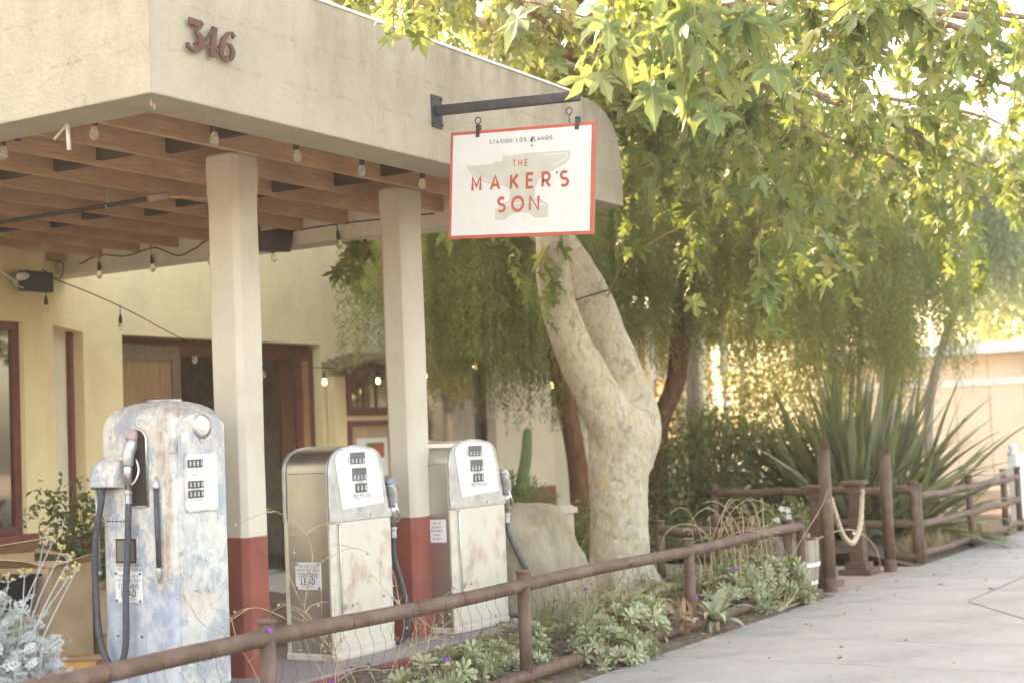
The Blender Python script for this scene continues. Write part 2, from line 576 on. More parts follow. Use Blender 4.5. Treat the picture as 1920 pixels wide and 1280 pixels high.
def glass(name, tint, mirror):
    m = NM(name, .04, 0, .6)
    m.b.inputs['Base Color'].default_value = tint
    g = m.node('ShaderNodeBsdfGlossy')
    g.inputs['Roughness'].default_value = .03
    g.inputs['Color'].default_value = (.95, .93, .9, 1)
    mx = m.node('ShaderNodeMixShader')
    fr = m.node('ShaderNodeFresnel')
    fr.inputs[0].default_value = 1.5
    m.put(mx.inputs[0], m.math('ADD', m.math('MULTIPLY', fr.outputs[0], .8), mirror))
    m.put(mx.inputs[1], m.b.outputs[0])
    m.put(mx.inputs[2], g.outputs[0])
    m.put(m.out.inputs['Surface'], mx.outputs[0])
    return m.m


M['glass'] = glass('window_glass', C(.035, .03, .022), .05)
M['glass_dim'] = glass('cabinet_glass', C(.10, .075, .05), .12)
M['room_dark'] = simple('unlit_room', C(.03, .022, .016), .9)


def bulbmat(name, e):
    m = NM(name, .08, 0, .7)
    m.b.inputs['Base Color'].default_value = (.95, .90, .82, 1)
    m.b.inputs['Transmission Weight'].default_value = .85
    m.b.inputs['IOR'].default_value = 1.12
    if e:
        m.b.inputs['Emission Color'].default_value = (1, .72, .38, 1)
        m.b.inputs['Emission Strength'].default_value = e
    return m.m


M['bulb'] = bulbmat('clear_bulb', 0)
M['bulb_lit'] = bulbmat('lit_bulb', .5)


# ------------------------------------------------------------ mesh helpers
class MB:
    def __init__(s):
        s.v, s.f = [], []

    def add(s, vs, fs):
        o = len(s.v)
        s.v += [tuple(p) for p in vs]
        s.f += [tuple(i + o for i in f) for f in fs]
        return s

    def box(s, x0, x1, y0, y1, z0, z1):
        return s.add([(x0, y0, z0), (x1, y0, z0), (x1, y1, z0), (x0, y1, z0), (x0, y0, z1), (x1, y0, z1), (x1, y1, z1), (x0, y1, z1)],
                     [(0, 3, 2, 1), (4, 5, 6, 7), (0, 1, 5, 4), (1, 2, 6, 5), (2, 3, 7, 6), (3, 0, 4, 7)])

    def prism(s, pts, fn0, fn1):
        """polygon pts (a,b) swept between two mappings to 3-D"""
        n = len(pts)
        vs = [fn0(a, b) for a, b in pts] + [fn1(a, b) for a, b in pts]
        return s.add(vs, [tuple(range(n))[::-1], tuple(range(n, 2 * n))] + [(i, (i + 1) % n, n + (i + 1) % n, n + i) for i in range(n)])

    def xz(s, pts, y0, y1):
        return s.prism(pts, lambda a, b: (a, y0, b), lambda a, b: (a, y1, b))

    def yz(s, pts, x0, x1):
        return s.prism(pts, lambda a, b: (x0, a, b), lambda a, b: (x1, a, b))

    def xy(s, pts, z0, z1):
        return s.prism(pts, lambda a, b: (a, b, z0), lambda a, b: (a, b, z1))

    def tube(s, pts, r, n=8, caps=True, phase=0):
        pts = [Vector(p) for p in pts]
        rs = r if hasattr(r, '__len__') else [r] * len(pts)
        ref = None
        vs = []
        for i, p in enumerate(pts):
            t = (pts[min(i + 1, len(pts) - 1)] - pts[max(i - 1, 0)])
            t = t.normalized() if t.length > 1e-9 else Vector((0, 0, 1))
            if ref is None:
                ref = Vector((1, 0, 0)) if abs(t.x) < .8 else Vector((0, 1, 0))
            a = (ref - t * ref.dot(t))
            a = a.normalized() if a.length > 1e-6 else t.orthogonal().normalized()
            ref = a
            b = t.cross(a)
            for k in range(n):
                th = 2 * math.pi * k / n + phase
                vs.append(p + (a * math.cos(th) + b * math.sin(th)) * rs[i])
        fs = []
        for i in range(len(pts) - 1):
            for k in range(n):
                fs.append((i * n + k, i * n + (k + 1) % n, (i + 1) * n + (k + 1) % n, (i + 1) * n + k))
        if caps:
            fs.append(tuple(range(n))[::-1])
            fs.append(tuple(range((len(pts) - 1) * n, len(pts) * n)))
        return s.add(vs, fs)

    def lathe(s, prof, n=16, c=(0, 0, 0), axis='z'):
        vs = []
        for r, h in prof:
            for k in range(n):
                a = 2 * math.pi * k / n
                p = (r * math.cos(a), r * math.sin(a), h)
                if axis == 'y':
                    p = (p[0], p[2], p[1])
                elif axis == 'x':
                    p = (p[2], p[0], p[1])
                vs.append((p[0] + c[0], p[1] + c[1], p[2] + c[2]))
        fs = []
        for i in range(len(prof) - 1):
            for k in range(n):
                fs.append((i * n + k, i * n + (k + 1) % n, (i + 1) * n + (k + 1) % n, (i + 1) * n + k))
        fs += [tuple(range(n))[::-1], tuple(range((len(prof) - 1) * n, len(prof) * n))]
        return s.add(vs, fs)

    def sphere(s, c, r, n=10, m=6, sq=(1, 1, 1)):
        prof = [(r * math.sin(math.pi * max(.02, min(.98, i / m))), -r * math.cos(math.pi * i / m)) for i in range(m + 1)]
        o = len(s.v)
        s.lathe(prof, n)
        for i in range(o, len(s.v)):
            v = s.v[i]
            s.v[i] = (c[0] + v[0] * sq[0], c[1] + v[1] * sq[1], c[2] + v[2] * sq[2])
        return s

    def mesh(s, name):
        me = bpy.data.meshes.new(name)
        me.from_pydata(s.v, [], s.f)
        bm = bmesh.new()
        bm.from_mesh(me)
        bmesh.ops.recalc_face_normals(bm, faces=bm.faces)
        bm.to_mesh(me)
        bm.free()
        return me

    def build(s, name, mat, parent=None, smooth=False, bevel=0, segs=2):
        me = s.mesh(name)
        return link(name, me, mat, parent, smooth, bevel, segs)


def link(name, me, mat, parent=None, smooth=False, bevel=0, segs=2):
    if mat is not None and not me.materials:
        me.materials.append(M[mat] if isinstance(mat, str) else mat)
    if smooth:
        me.polygons.foreach_set('use_smooth', [True] * len(me.polygons))
    o = bpy.data.objects.new(name, me)
    COL.objects.link(o)
    if parent is not None:
        o.parent = parent
    if bevel:
        md = o.modifiers.new('bevel', 'BEVEL')
        md.width = bevel
        md.segments = segs
        md.limit_method = 'ANGLE'
        md.angle_limit = rad(35)
        me.polygons.foreach_set('use_smooth', [True] * len(me.polygons))
        w = o.modifiers.new('normals', 'WEIGHTED_NORMAL')
        w.keep_sharp = True
    return o


def tag(o, label, cat, group=None):
    o['label'] = label
    o['category'] = cat
    if group:
        o['group'] = group
    return o


def thing(name, label, cat, loc=(0, 0, 0), rz=0, group=None):
    o = bpy.data.objects.new(name, None)
    COL.objects.link(o)
    o.location = loc
    o.rotation_euler = (0, 0, rz)
    o.empty_display_size = .1
    return tag(o, label, cat, group)


def struct(o):
    o['kind'] = 'structure'
    return o


def copy_tree(o, parent=None):
    c = o.copy()
    COL.objects.link(c)
    c.parent = parent
    for ch in list(o.children):
        copy_tree(ch, c)
    return c


def smooth_path(pts, k=6):
    """Catmull-Rom through points"""
    P = [Vector(p) for p in pts]
    P = [P[0] * 2 - P[1]] + P + [P[-1] * 2 - P[-2]]
    out = []
    for i in range(1, len(P) - 2):
        for j in range(k):
            t = j / k
            a, b, c, d = P[i - 1], P[i], P[i + 1], P[i + 2]
            out.append(.5 * ((2 * b) + (c - a) * t + (2 * a - 5 * b + 4 * c - d) * t * t + (3 * b - a - 3 * c + d) * t ** 3))
    out.append(P[-2])
    return out


def lerp_list(rs, n):
    x = np.linspace(0, len(rs) - 1, n)
    return list(np.interp(x, range(len(rs)), rs))


def scatter_mesh(name, bv, bf, mats4):
    """bake many copies of a small triangle mesh: bv (k,3), bf (t,3), mats4 (n,4,4)"""
    bv = np.asarray(bv, float)
    bf = np.asarray(bf, int)
    mats4 = np.asarray(mats4, float)
    n, k = len(mats4), len(bv)
    hv = np.concatenate([bv, np.ones((k, 1))], 1)
    V = np.einsum('nij,kj->nki', mats4, hv)[:, :, :3].reshape(-1, 3)
    F = (bf[None] + (np.arange(n) * k)[:, None, None]).reshape(-1, 3)
    me = bpy.data.meshes.new(name)
    me.vertices.add(len(V))
    me.vertices.foreach_set('co', V.astype(np.float32).ravel())
    me.loops.add(F.size)
    me.loops.foreach_set('vertex_index', F.astype(np.int32).ravel())
    me.polygons.add(len(F))
    me.polygons.foreach_set('loop_start', np.arange(0, F.size, 3, dtype=np.int32))
    me.update(calc_edges=True)
    me.validate()
    return me


def frame(pos, ydir, up, s, sx=None):
    """4x4 with local y along ydir, local z close to up"""
    y = np.asarray(ydir, float)
    y /= np.linalg.norm(y) + 1e-9
    u = np.asarray(up, float)
    z = u - y * (u @ y)
    nz = np.linalg.norm(z)
    if nz < 1e-4:
        z = np.cross(y, (1, 0, 0))
        nz = np.linalg.norm(z)
    z /= nz
    x = np.cross(y, z)
    m = np.eye(4)
    m[:3, 0] = x * (sx or s)
    m[:3, 1] = y * s
    m[:3, 2] = z * s
    m[:3, 3] = pos
    return m


def frames(pos, yd, up, s):
    """the same for arrays"""
    pos, y, u = (np.asarray(a, float) for a in (pos, yd, up))
    s = np.asarray(s, float)[:, None]
    y = y / (np.linalg.norm(y, axis=1, keepdims=True) + 1e-9)
    z = u - y * (u * y).sum(1, keepdims=True)
    z = z / (np.linalg.norm(z, axis=1, keepdims=True) + 1e-9)
    m = np.tile(np.eye(4), (len(pos), 1, 1))
    m[:, :3, 0] = np.cross(y, z) * s
    m[:, :3, 1] = y * s
    m[:, :3, 2] = z * s
    m[:, :3, 3] = pos
    return m


# ------------------------------------------------------------ stroke lettering
def arc(cx, cy, rx, ry, a0, a1, n=12):
    return [(cx + rx * math.cos(rad(a0 + (a1 - a0) * i / n)), cy + ry * math.sin(rad(a0 + (a1 - a0) * i / n))) for i in range(n + 1)]


GL = {
    'A': (.78, [[(0, 0), (.39, 1), (.78, 0)], [(.16, .32), (.62, .32)]]),
    'B': (.6, [[(0, 0), (0, 1), (.3, 1)] + arc(.3, .76, .24, .24, 90, -90) + [(0, .52)], [(.3, .52)] + arc(.32, .26, .28, .26, 90, -90) + [(0, 0)]]),
    'C': (.75, [arc(.45, .5, .45, .5, 50, 310, 18)]),
    'D': (.7, [[(0, 0), (0, 1), (.2, 1)] + arc(.2, .5, .5, .5, 90, -90, 16) + [(0, 0)]]),
    'E': (.55, [[(.55, 1), (0, 1), (0, 0), (.55, 0)], [(0, .52), (.48, .52)]]),
    'F': (.52, [[(.52, 1), (0, 1), (0, 0)], [(0, .52), (.46, .52)]]),
    'G': (.8, [arc(.45, .5, .45, .5, 50, 330, 18) + [(.88, .45), (.5, .45)]]),
    'H': (.65, [[(0, 0), (0, 1)], [(.65, 0), (.65, 1)], [(0, .5), (.65, .5)]]),
    'I': (.0, [[(0, 0), (0, 1)]]),
    'K': (.65, [[(0, 0), (0, 1)], [(.6, 1), (.04, .42)], [(.2, .56), (.65, 0)]]),
    'L': (.5, [[(0, 1), (0, 0), (.5, 0)]]),
    'M': (.85, [[(0, 0), (0, 1), (.425, .28), (.85, 1), (.85, 0)]]),
    'N': (.7, [[(0, 0), (0, 1), (.7, 0), (.7, 1)]]),
    'O': (.92, [arc(.46, .5, .46, .5, 90, 450, 26)]),
    'P': (.58, [[(0, 0), (0, 1), (.3, 1)] + arc(.3, .72, .28, .28, 90, -90) + [(0, .44)]]),
    'R': (.62, [[(0, 0), (0, 1), (.3, 1)] + arc(.3, .72, .28, .28, 90, -90) + [(0, .44)], [(.26, .44), (.62, 0)]]),
    'S': (.58, [arc(.3, .75, .26, .25, 40, 250, 12) + arc(.3, .25, .28, .25, 75, -140, 12)]),
    'T': (.65, [[(0, 1), (.65, 1)], [(.325, 1), (.325, 0)]]),
    'U': (.68, [[(0, 1), (0, .34)] + arc(.34, .34, .34, .34, 180, 360) + [(.68, 1)]]),
    'X': (.65, [[(0, 0), (.65, 1)], [(0, 1), (.65, 0)]]),
    'Y': (.68, [[(0, 1), (.34, .48), (.68, 1)], [(.34, .48), (.34, 0)]]),
    "'": (.08, [[(.08, 1), (.0, .78)]]),
    '(': (.2, [arc(.3, .5, .3, .58, 130, 230, 8)]),
    ')': (.2, [arc(-.1, .5, .3, .58, 50, -50, 8)]),
    '$': (.58, [arc(.3, .75, .26, .25, 40, 250, 12) + arc(.3, .25, .28, .25, 75, -140, 12), [(.3, 1.12), (.3, -.12)]]),
    '0': (.6, [arc(.3, .5, .3, .5, 90, 450, 20)]),
    '1': (.2, [[(0, .8), (.2, 1), (.2, 0)]]),
    '3': (.55, [arc(.25, .76, .26, .24, 150, -80, 10) + arc(.25, .26, .29, .26, 85, -150, 12)]),
    '2': (.55, [arc(.27, .72, .27, .28, 160, -20, 10) + [(0, 0), (.56, 0)]]),
    ' ': (.4, []),
}


def strokes_mesh(mb, strokes, widths, fn, lift=.0004, step=.00012):
    """ribbons with round ends; fn(a, b, h) maps to 3-D"""
    for si, (st, w) in enumerate(zip(strokes, widths)):
        h = lift + step * si
        P = [Vector((a, b)) for a, b in st]
        n = len(P)
        ws = w if hasattr(w, '__len__') else [w] * n
        L, Rr = [], []
        for i in range(n):
            d0 = (P[i] - P[max(i - 1, 0)])
            d1 = (P[min(i + 1, n - 1)] - P[i])
            d0 = d0.normalized() if d0.length > 1e-9 else d1.normalized()
            d1 = d1.normalized() if d1.length > 1e-9 else d0
            t = (d0 + d1)
            t = t.normalized() if t.length > 1e-6 else d1
            nn = Vector((-t.y, t.x))
            k = 1 / max(.7, nn.dot(Vector((-d1.y, d1.x))))
            L.append(P[i] + nn * ws[i] * .5 * k)
            Rr.append(P[i] - nn * ws[i] * .5 * k)
        vs = [fn(p.x, p.y, h) for p in L + Rr]
        mb.add(vs, [(i, i + 1, n + i + 1, n + i) for i in range(n - 1)])


def text(mb, s, h, wd, fn, cx=0, cy=0, track=.3, squash=1.0, align='c'):
    """stroke text of cap height h centred on (cx, cy); fn maps (a, b, height)"""
    x = 0
    ss, ww = [], []
    for ch in s:
        w, st = GL[ch]
        for q in st:
            ss.append([(x + a * squash, b) for a, b in q])
            ww.append(wd)
        x += w * squash + track
    tot = x - track
    ox = cx - (tot * h / 2 if align == 'c' else 0)
    strokes_mesh(mb, [[(ox + a * h, cy + (b - .5) * h) for a, b in q] for q in ss], [w * h for w in ww], fn)
    return tot * h


# ------------------------------------------------------------ the setting
g = MB().add([(-70, -80, -.05), (130, -80, -.05), (130, 110, -.05), (-70, 110, -.05)], [(0, 1, 2, 3)]).build('ground', 'far_ground')
struct(g)
st_ = MB().add([(-60, -30, -.045), (120, -30, -.045), (120, -5.2, -.045), (-60, -5.2, -.045)], [(0, 1, 2, 3)]).build('street', 'asphalt')
struct(st_)
kb = MB().box(-60, 120, -5.2, -5.05, -.04, .01).build('kerb', 'slab')
struct(kb)
sw = MB().box(-40, 70, -5.045, -.42, -.045, -.022).build('sidewalk', 'joint')
struct(sw)
slab_me = None
xs = -6.36 - 1.06 * 2
i = 0
while xs < 34:
    # transverse joints every 1.06 m, one long joint down the middle beyond the gate
    if slab_me is None:
        mbs = MB().box(0.009, 1.051, -5.04, -.425, -.02, 0)
        slab_me = mbs.mesh('slab')
    o = link('slab', slab_me, 'slab', sw, bevel=.006)
    o.location = (xs, 0, 0)
    o.delta_rotation_euler = (0, 0, 0)
    xs += 1.06
    i += 1
jm = MB()
for a, b in (((7.64, -1.67), (6.0, -2.78)), ((7.64, -1.67), (12.5, -1.72))):
    d = Vector((b[0] - a[0], b[1] - a[1])).normalized()
    n_ = Vector((-d.y, d.x)) * .006
    jm.add([(a[0] + n_.x, a[1] + n_.y, .003), (b[0] + n_.x, b[1] + n_.y, .003), (b[0] - n_.x, b[1] - n_.y, .003), (a[0] - n_.x, a[1] - n_.y, .003)], [(0, 1, 2, 3)])
jm.build('expansion_joint', 'joint', sw)
struct(MB().box(-30, 5.4, 1.2, 6.9, -.049, .05).build('forecourt', 'pad'))
struct(MB().box(5.402, 30, 4.6, 6.39, -.049, .06).build('patio', 'pad'))
struct(MB().box(7.95, 10.55, -.418, 5.0, -.048, -.002).build('entry_path', 'paving'))

# planting bed: uneven soil sheet behind the sidewalk edge
def bed(name, x0, x1, y0, y1, hfun):
    nx, ny = int((x1 - x0) / .12), int((y1 - y0) / .12)
    vs = []
    for j in range(ny + 1):
        for k in range(nx + 1):
            x, y = x0 + (x1 - x0) * k / nx, y0 + (y1 - y0) * j / ny
            vs.append((x, y, hfun(x, y)))
    fs = [(j * (nx + 1) + k, j * (nx + 1) + k + 1, (j + 1) * (nx + 1) + k + 1, (j + 1) * (nx + 1) + k) for j in range(ny) for k in range(nx)]
    return struct(MB().add(vs, fs).build(name, 'soil', None, True))


def bedh(x, y):
    e = min(1, max(0, (y + .42) / .7))
    return -.02 + .14 * e + .03 * math.sin(x * 3.1 + y * 2) * e + .02 * math.sin(x * 7.3 - y * 5) * e


bed('planting_bed', -3.0, 7.9, -.43, 4.7, bedh)
bed('far_planting_bed', 10.6, 24, -.43, 6.0, lambda x, y: bedh(x, y) * .9)

# pump island
isl = thing('pump_island', 'low concrete pump island with faded red painted sides under the pumps', 'island', (2, 1.2, 0))
MB().xy([(-2.9, -.56), (2.25, -.56), (2.5, -.40), (2.58, -.1), (2.58, .3), (2.4, .56), (-2.9, .56)], -.04, .15).build('kerb_face', 'dado', isl, bevel=.015)
MB().xy([(-2.88, -.535), (2.24, -.535), (2.475, -.385), (2.555, -.1), (2.555, .29), (2.385, .535), (-2.88, .535)], .145, .17).build('island_top', 'island_top', isl, bevel=.006)

# ------------------------------------------------------------ canopy
cp = thing('station_canopy', 'cream stucco canopy with exposed brown joists over the pumps', 'canopy')
F0, F1 = 3.22, 3.957
end = [(4.9, F0), (4.905, 3.49), (4.885, 3.62), (4.84, 3.74), (4.77, 3.83), (4.66, 3.90), (4.5, 3.945), (4.25, F1)]
# front and side of the fascia are one plastered body, mitred at the corner
fa = MB()
n_e = len(end)
fv = [(0, 0, F0)] + [(x, 0, z) for x, z in end] + [(0, 0, F1)]
bv_ = [(.3, .3, F0)] + [(x, .3, z) for x, z in end] + [(.3, .3, F1)]
k_ = n_e + 2
sd_ = [(0, 6.8, F0), (.3, 6.8, F0), (.3, 6.8, F1), (0, 6.8, F1)]
fa.add(fv + bv_ + sd_, [tuple(range(k_)), tuple(range(k_, 2 * k_))[::-1]] + [(i, i + 1, k_ + i + 1, k_ + i) for i in range(k_ - 1)]
       + [(0, k_ - 1, 2 * k_ + 3, 2 * k_), (k_, 2 * k_ - 1, 2 * k_ + 2, 2 * k_ + 1), (0, k_, 2 * k_ + 1, 2 * k_), (k_ - 1, 2 * k_ - 1, 2 * k_ + 2, 2 * k_ + 3), (2 * k_, 2 * k_ + 1, 2 * k_ + 2, 2 * k_ + 3)])
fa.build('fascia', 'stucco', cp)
MB().box(4.62, 4.9, .3, 6.6, F0 - .02, 3.55).build('end_beam', 'soffit', cp)
MB().box(-.012, 4.24, -.010, .31, F1 - .002, F1 + .014).build('coping', 'concrete_white', cp)
MB().box(.3, 4.62, .3, 6.8, 3.53, 3.62).build('roof_deck', 'deck', cp)
jme = MB().box(.3, 4.62, 0, .048, 3.315, 3.53).mesh('joist')
bme = MB().box(0, .045, .048, .468, 3.345, 3.53).mesh('blocking')
for k in range(13):
    y = .54 + .468 * k - .048
    o = link('joist', jme, 'joist', cp, bevel=.003)
    o.location = (0, y, R.uniform(-.006, .006))
    if k < 12:
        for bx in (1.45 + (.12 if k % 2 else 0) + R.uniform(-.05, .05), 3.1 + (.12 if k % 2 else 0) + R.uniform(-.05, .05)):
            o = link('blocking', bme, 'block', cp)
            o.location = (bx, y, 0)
MB().box(.302, 4.618, .302, .352, 3.31, 3.53).build('rim_joist', 'joist', cp)
MB().box(.302, 4.618, .356, .374, 3.335, 3.36).build('trim_strip', 'joist', cp)


def pillar(x, y, w, d, hgt):
    mb = MB()
    lv = [(.0, 0), (.8, .002), (1.5, -.001), (2.3, .003), (3.0, 0), (hgt - .1, .008), (hgt - .02, .005), (hgt, -.02)]
    c = .035
    vs, fs = [], []
    for z, e in lv:
        a, b = w / 2 + e, d / 2 + e
        vs += [(x - a + c, y - b, z), (x + a - c, y - b, z), (x + a, y - b + c, z), (x + a, y + b - c, z), (x + a - c, y + b, z), (x - a + c, y + b, z), (x - a, y + b - c, z), (x - a, y - b + c, z)]
    for q in range(len(lv) - 1):
        for k in range(8):
            fs.append((q * 8 + k, q * 8 + (k + 1) % 8, q * 8 + 8 + (k + 1) % 8, q * 8 + 8 + k))
    fs.append(tuple(range(len(vs) - 8, len(vs))))
    mb.add(vs, fs)
    return mb.build('pillar', 'pillar', cp)


pillar(1.865, 1.165, .232, .25, 3.34)
pillar(3.63, 1.15, .25, .22, 3.34)

# house number
def fascia_fn(a, b, h):
    return (a, -h, b)


num = thing('house_number', 'rusted brown metal house number 346 fixed proud of the canopy corner', 'number', (.41, 0, 3.54))


def digit(strs, wid, dx, dz, name):
    bmx = bmesh.new()
    mb = MB()
    sc = .145
    strokes_mesh(mb, [[(dx + a * sc, dz + (b - .5) * sc) for a, b in s_] for s_ in strs], [[w * sc * 1.22 for w in w_] for w_ in wid], lambda a, b, h: (a + b * .12, -.028 - h, b), 0, .0006)
    o = mb.build(name, 'number', num)
    md = o.modifiers.new('solid', 'SOLIDIFY')
    md.thickness = .012
    md.offset = 0
    bmx.free()
    return o


t3 = [(0, .86), (.10, .98), (.62, .98)], [(.66, 1.0), (.34, .60)], arc(.30, .30, .33, .32, 75, -160, 14)
digit([[(.02, .80), (.06, .96), (.30, .93), (.62, .97)], [(.64, .99), (.50, .80), (.30, .60)], [(.30, .60)] + arc(.26, .29, .36, .31, 72, -120, 16) + [(.0, .06), (-.02, .18)]],
      [[.05, .16, .2, .14], [.10, .12, .08], [.08] + list(np.interp(np.linspace(0, 1, 17), [0, .3, .7, 1], [.10, .27, .16, .09])) + [.13, .10]], -.178, .006, 'numeral_three')
digit([[(.46, 1.0), (.30, .72), (.02, .34), (.0, .28), (.75, .28)], [(.52, 1.02), (.50, .5), (.48, -.02)], [(.34, -.01), (.62, -.01)]],
      [[.07, .06, .06, .07, .09], [.20, .20, .20], [.06, .06]], -.075, .0, 'numeral_four')
digit([arc(.30, .28, .29, .30, 90, 450, 22), [(.62, .86), (.50, 1.0), (.30, .94), (.12, .70), (.04, .42), (.04, .28)]],
      [list(np.interp(np.linspace(0, 1, 23), [0, .25, .5, .75, 1], [.06, .2, .07, .2, .06])), [.15, .08, .10, .18, .18, .12]], .055, .0, 'numeral_six')
for a, b in ((-.13, .06), (-.12, -.03), (0, .05), (.0, -.05), (.10, .05), (.10, -.05), (-.05, .0), (.05, -.01)):
    MB().tube([(a, -.03, b), (a + .006, .002, b)], .004, 5).build('mounting_pin', 'number', num)

# hanging sign
sg = thing('hanging_sign', 'white anvil sign with red border reading The Makers Son hung from the black bar', 'sign', (2.41, -.60, 3.345))
sg.rotation_euler = (rad(4.1), 0, 0)          # sags towards the street
SW, SH = .99, .645


def S(u, v):                                     # sign fractions to local (a along the street, b up)
    return ((u - .5) * SW, -v * SH)


def sfn(a, b, h):
    return (-.0075 - h, -a, b)


MB().box(-.007, .007, -SW / 2, SW / 2, -SH, 0).build('board', 'sign_red', sg, bevel=.0015)
i0, i1 = S(.020, .031), S(.975, .97)
MB().box(-.0085, .0085, -i1[0], -i0[0], i1[1], i0[1]).build('white_panel', 'sign_white', sg)
AV = [(0.121, 0.322), (0.312, 0.323), (0.312, 0.302), (0.37, 0.302), (0.372, 0.243), (0.841, 0.241), (0.836, 0.319), (0.805, 0.363), (0.709, 0.423), (0.634, 0.486), (0.605, 0.566), (0.606, 0.661), (0.65, .67), (0.696, 0.713), (0.696, 0.836), (0.603, 0.835), (0.583, 0.8), (0.538, 0.781), (0.484, 0.78), (0.439, 0.801), (0.403, 0.839), (0.332, 0.842), (0.333, 0.744), (0.392, 0.69), (0.429, 0.663), (0.434, 0.58), (0.414, 0.543), (0.354, 0.519), (0.28, 0.5), (0.205, 0.451), (0.153, 0.392)]
mb = MB()
pts = [S(*p) for p in AV]
mb.prism(pts, lambda a, b: sfn(a, b, .0012), lambda a, b: sfn(a, b, .0018))
mb.build('anvil_emblem', 'sign_anvil', sg)
mb = MB()
for q in ([(.377, .297), (.376, .252), (.497, .248)], [(.655, .268), (.818, .266), (.81, .316), (.722, .376)], [(.158, .368), (.214, .434), (.308, .489)], [(.36, .74), (.42, .705), (.52, .69), (.62, .70), (.685, .725)]):
    strokes_mesh(mb, [[S(*p) for p in q]], [.005], lambda a, b, h: sfn(a, b, .0022 + h))
mb.build('emblem_highlight', 'sign_white', sg)
sf = lambda a, b, h: sfn(a, b, .0026 + h)
mb = MB()
c_ = S(.50, .117)
text(mb, 'STATION LOS ALAMOS', .0225, .15, sf, c_[0], c_[1], .56, .82)
strokes_mesh(mb, [[S(.588, .095), S(.574, .13), S(.580, .15)], [S(.575, .165), S(.583, .185)]], [[.006, .01, .004], [.005, .009]], lambda a, b, h: sf(a, b, h + .0006))
mb.build('place_lettering', 'ink', sg)
for ch, u in zip('THE', (.449, .489, .534)):
    mb = MB()
    text(mb, ch, .037, .17, sf, S(u, 0)[0], S(0, .328)[1], .4, .9, 'l')
    mb.build('letter', 'sign_red', sg)
for ch, u in zip("MAKER'S", (.168, .300, .440, .550, .657, .750, .777)):
    mb = MB()
    w_ = {'M': .82, 'A': .92, 'K': .92, 'E': .95, 'R': .98, "'": 1, 'S': 1.05}[ch]
    text(mb, ch, .080 if ch != "'" else .06, .215, sf, S(u, 0)[0], S(0, .494)[1] + (.014 if ch == "'" else 0), .3, w_, 'l')
    mb.build('letter', 'sign_red', sg)
for ch, u in zip('SON', (.352, .452, .574)):
    mb = MB()
    text(mb, ch, .080, .215, sf, S(u, 0)[0], S(0, .70)[1], .3, 1.0, 'l')
    mb.build('letter', 'sign_red', sg)
for ys in (.30, -.375):
    MB().box(-.014, .014, ys - .013, ys + .013, -.04, .035).build('clip', 'black_metal', sg, bevel=.003)

br = thing('sign_bracket', 'black iron bar bracket bolted to the canopy fascia holding the sign', 'bracket', (2.41, 0, 3.53))
MB().box(-.055, .055, -.012, -.001, -.105, .095).build('wall_plate', 'black_metal', br, bevel=.003)
MB().add([(-.022, -.012, -.03), (.022, -.012, -.03), (.022, -.012, .03), (-.022, -.012, .03), (-.022, -.99, -.085), (.022, -.99, -.085), (.022, -.99, -.03), (-.022, -.99, -.03)],
         [(0, 1, 2, 3), (4, 7, 6, 5), (0, 4, 5, 1), (1, 5, 6, 2), (2, 6, 7, 3), (3, 7, 4, 0)]).build('arm', 'black_metal', br, bevel=.004)
for sx, sz in ((-.04, .075), (.04, .075), (-.04, -.085), (.04, -.085)):
    MB().lathe([(.008, -.022), (.008, -.011)], 8, (sx, 0, sz), 'y').build('bolt', 'black_metal', br)
for yy in (-.30, -.92):
    zc = -.03 + .055 * yy - .038
    ring = [(0, yy + .02 * math.cos(a), zc - .018 + .02 * math.sin(a)) for a in np.linspace(0, 2 * math.pi, 15)]
    MB().tube(ring, .0035, 5, False).build('ring', 'black_metal', br, True)
    ch = [(.006 * math.sin(q * 2.4), yy + .006 * math.cos(q * 2.4), zc - .036 - q * .008) for q in range(8)]
    MB().tube(ch, .003, 5).build('chain', 'black_metal', br)

# pipe under the joists, its hanger, a strip of white pipe, loudspeaker under the beam
pp = thing('gas_pipe', 'thin black pipe hung under the canopy joists with red end coupling', 'pipe', (2.31, 3, 3.25))
MB().tube([(0, 2.5, 0), (0, -.72, 0)], .016, 8).build('pipe_run', 'black_metal', pp, True)
MB().tube([(0, -.70, 0), (0, -.86, .003)], .027, 10).build('coupling', 'pink', pp, True)
MB().tube([(.0, -.84, .0), (.30, -.95, .01)], .013, 8).build('branch_pipe', 'joist', pp, True)
MB().tube([(0, -.3, .11), (.004, -.3, .03), (.012, -.3, -.022), (-.012, -.3, -.024), (-.016, -.3, 0)], .006, 6).build('hanger', 'galv', pp)
MB().tube([(.30, -.95, .08), (.30, -.95, -.01)], .008, 6).build('hanger', 'galv', pp)
wp = thing('white_pipe_stub', 'two white plastic pipe stubs dangling from the canopy soffit corner', 'pipe', (.22, .80, 3.22))
MB().tube([(0, 0, 0), (.002, -.005, -.135)], .011, 8).build('stub', 'white_plastic', wp, True)
MB().tube([(0, 0, 0), (.02, .12, -.06)], .007, 8).build('stub', 'white_plastic', wp, True)
hk = tag(MB().tube([(.10, .10, 3.225), (.10, .10, 3.19), (.115, .09, 3.175), (.12, .10, 3.20)], .006, 6).build('rope_hook', 'rope'), 'short cord loop tied at the canopy soffit corner', 'hook')
sp = thing('loudspeaker', 'black box loudspeaker tucked under the far canopy beam', 'speaker', (4.5, 3.06, 3.21))
MB().yz([(-.14, .10), (-.10, -.07), (.14, -.05), (.16, .10)], -.12, .10).build('cabinet', 'black', sp, bevel=.008)
MB().box(-.126, -.121, -.09, .12, -.04, .08).build('grille', 'black_metal', sp)

# ------------------------------------------------------------ building
bd = thing('station_building', 'yellow stucco station building with red dado behind the canopy', 'building', (9, 6.4, 0))


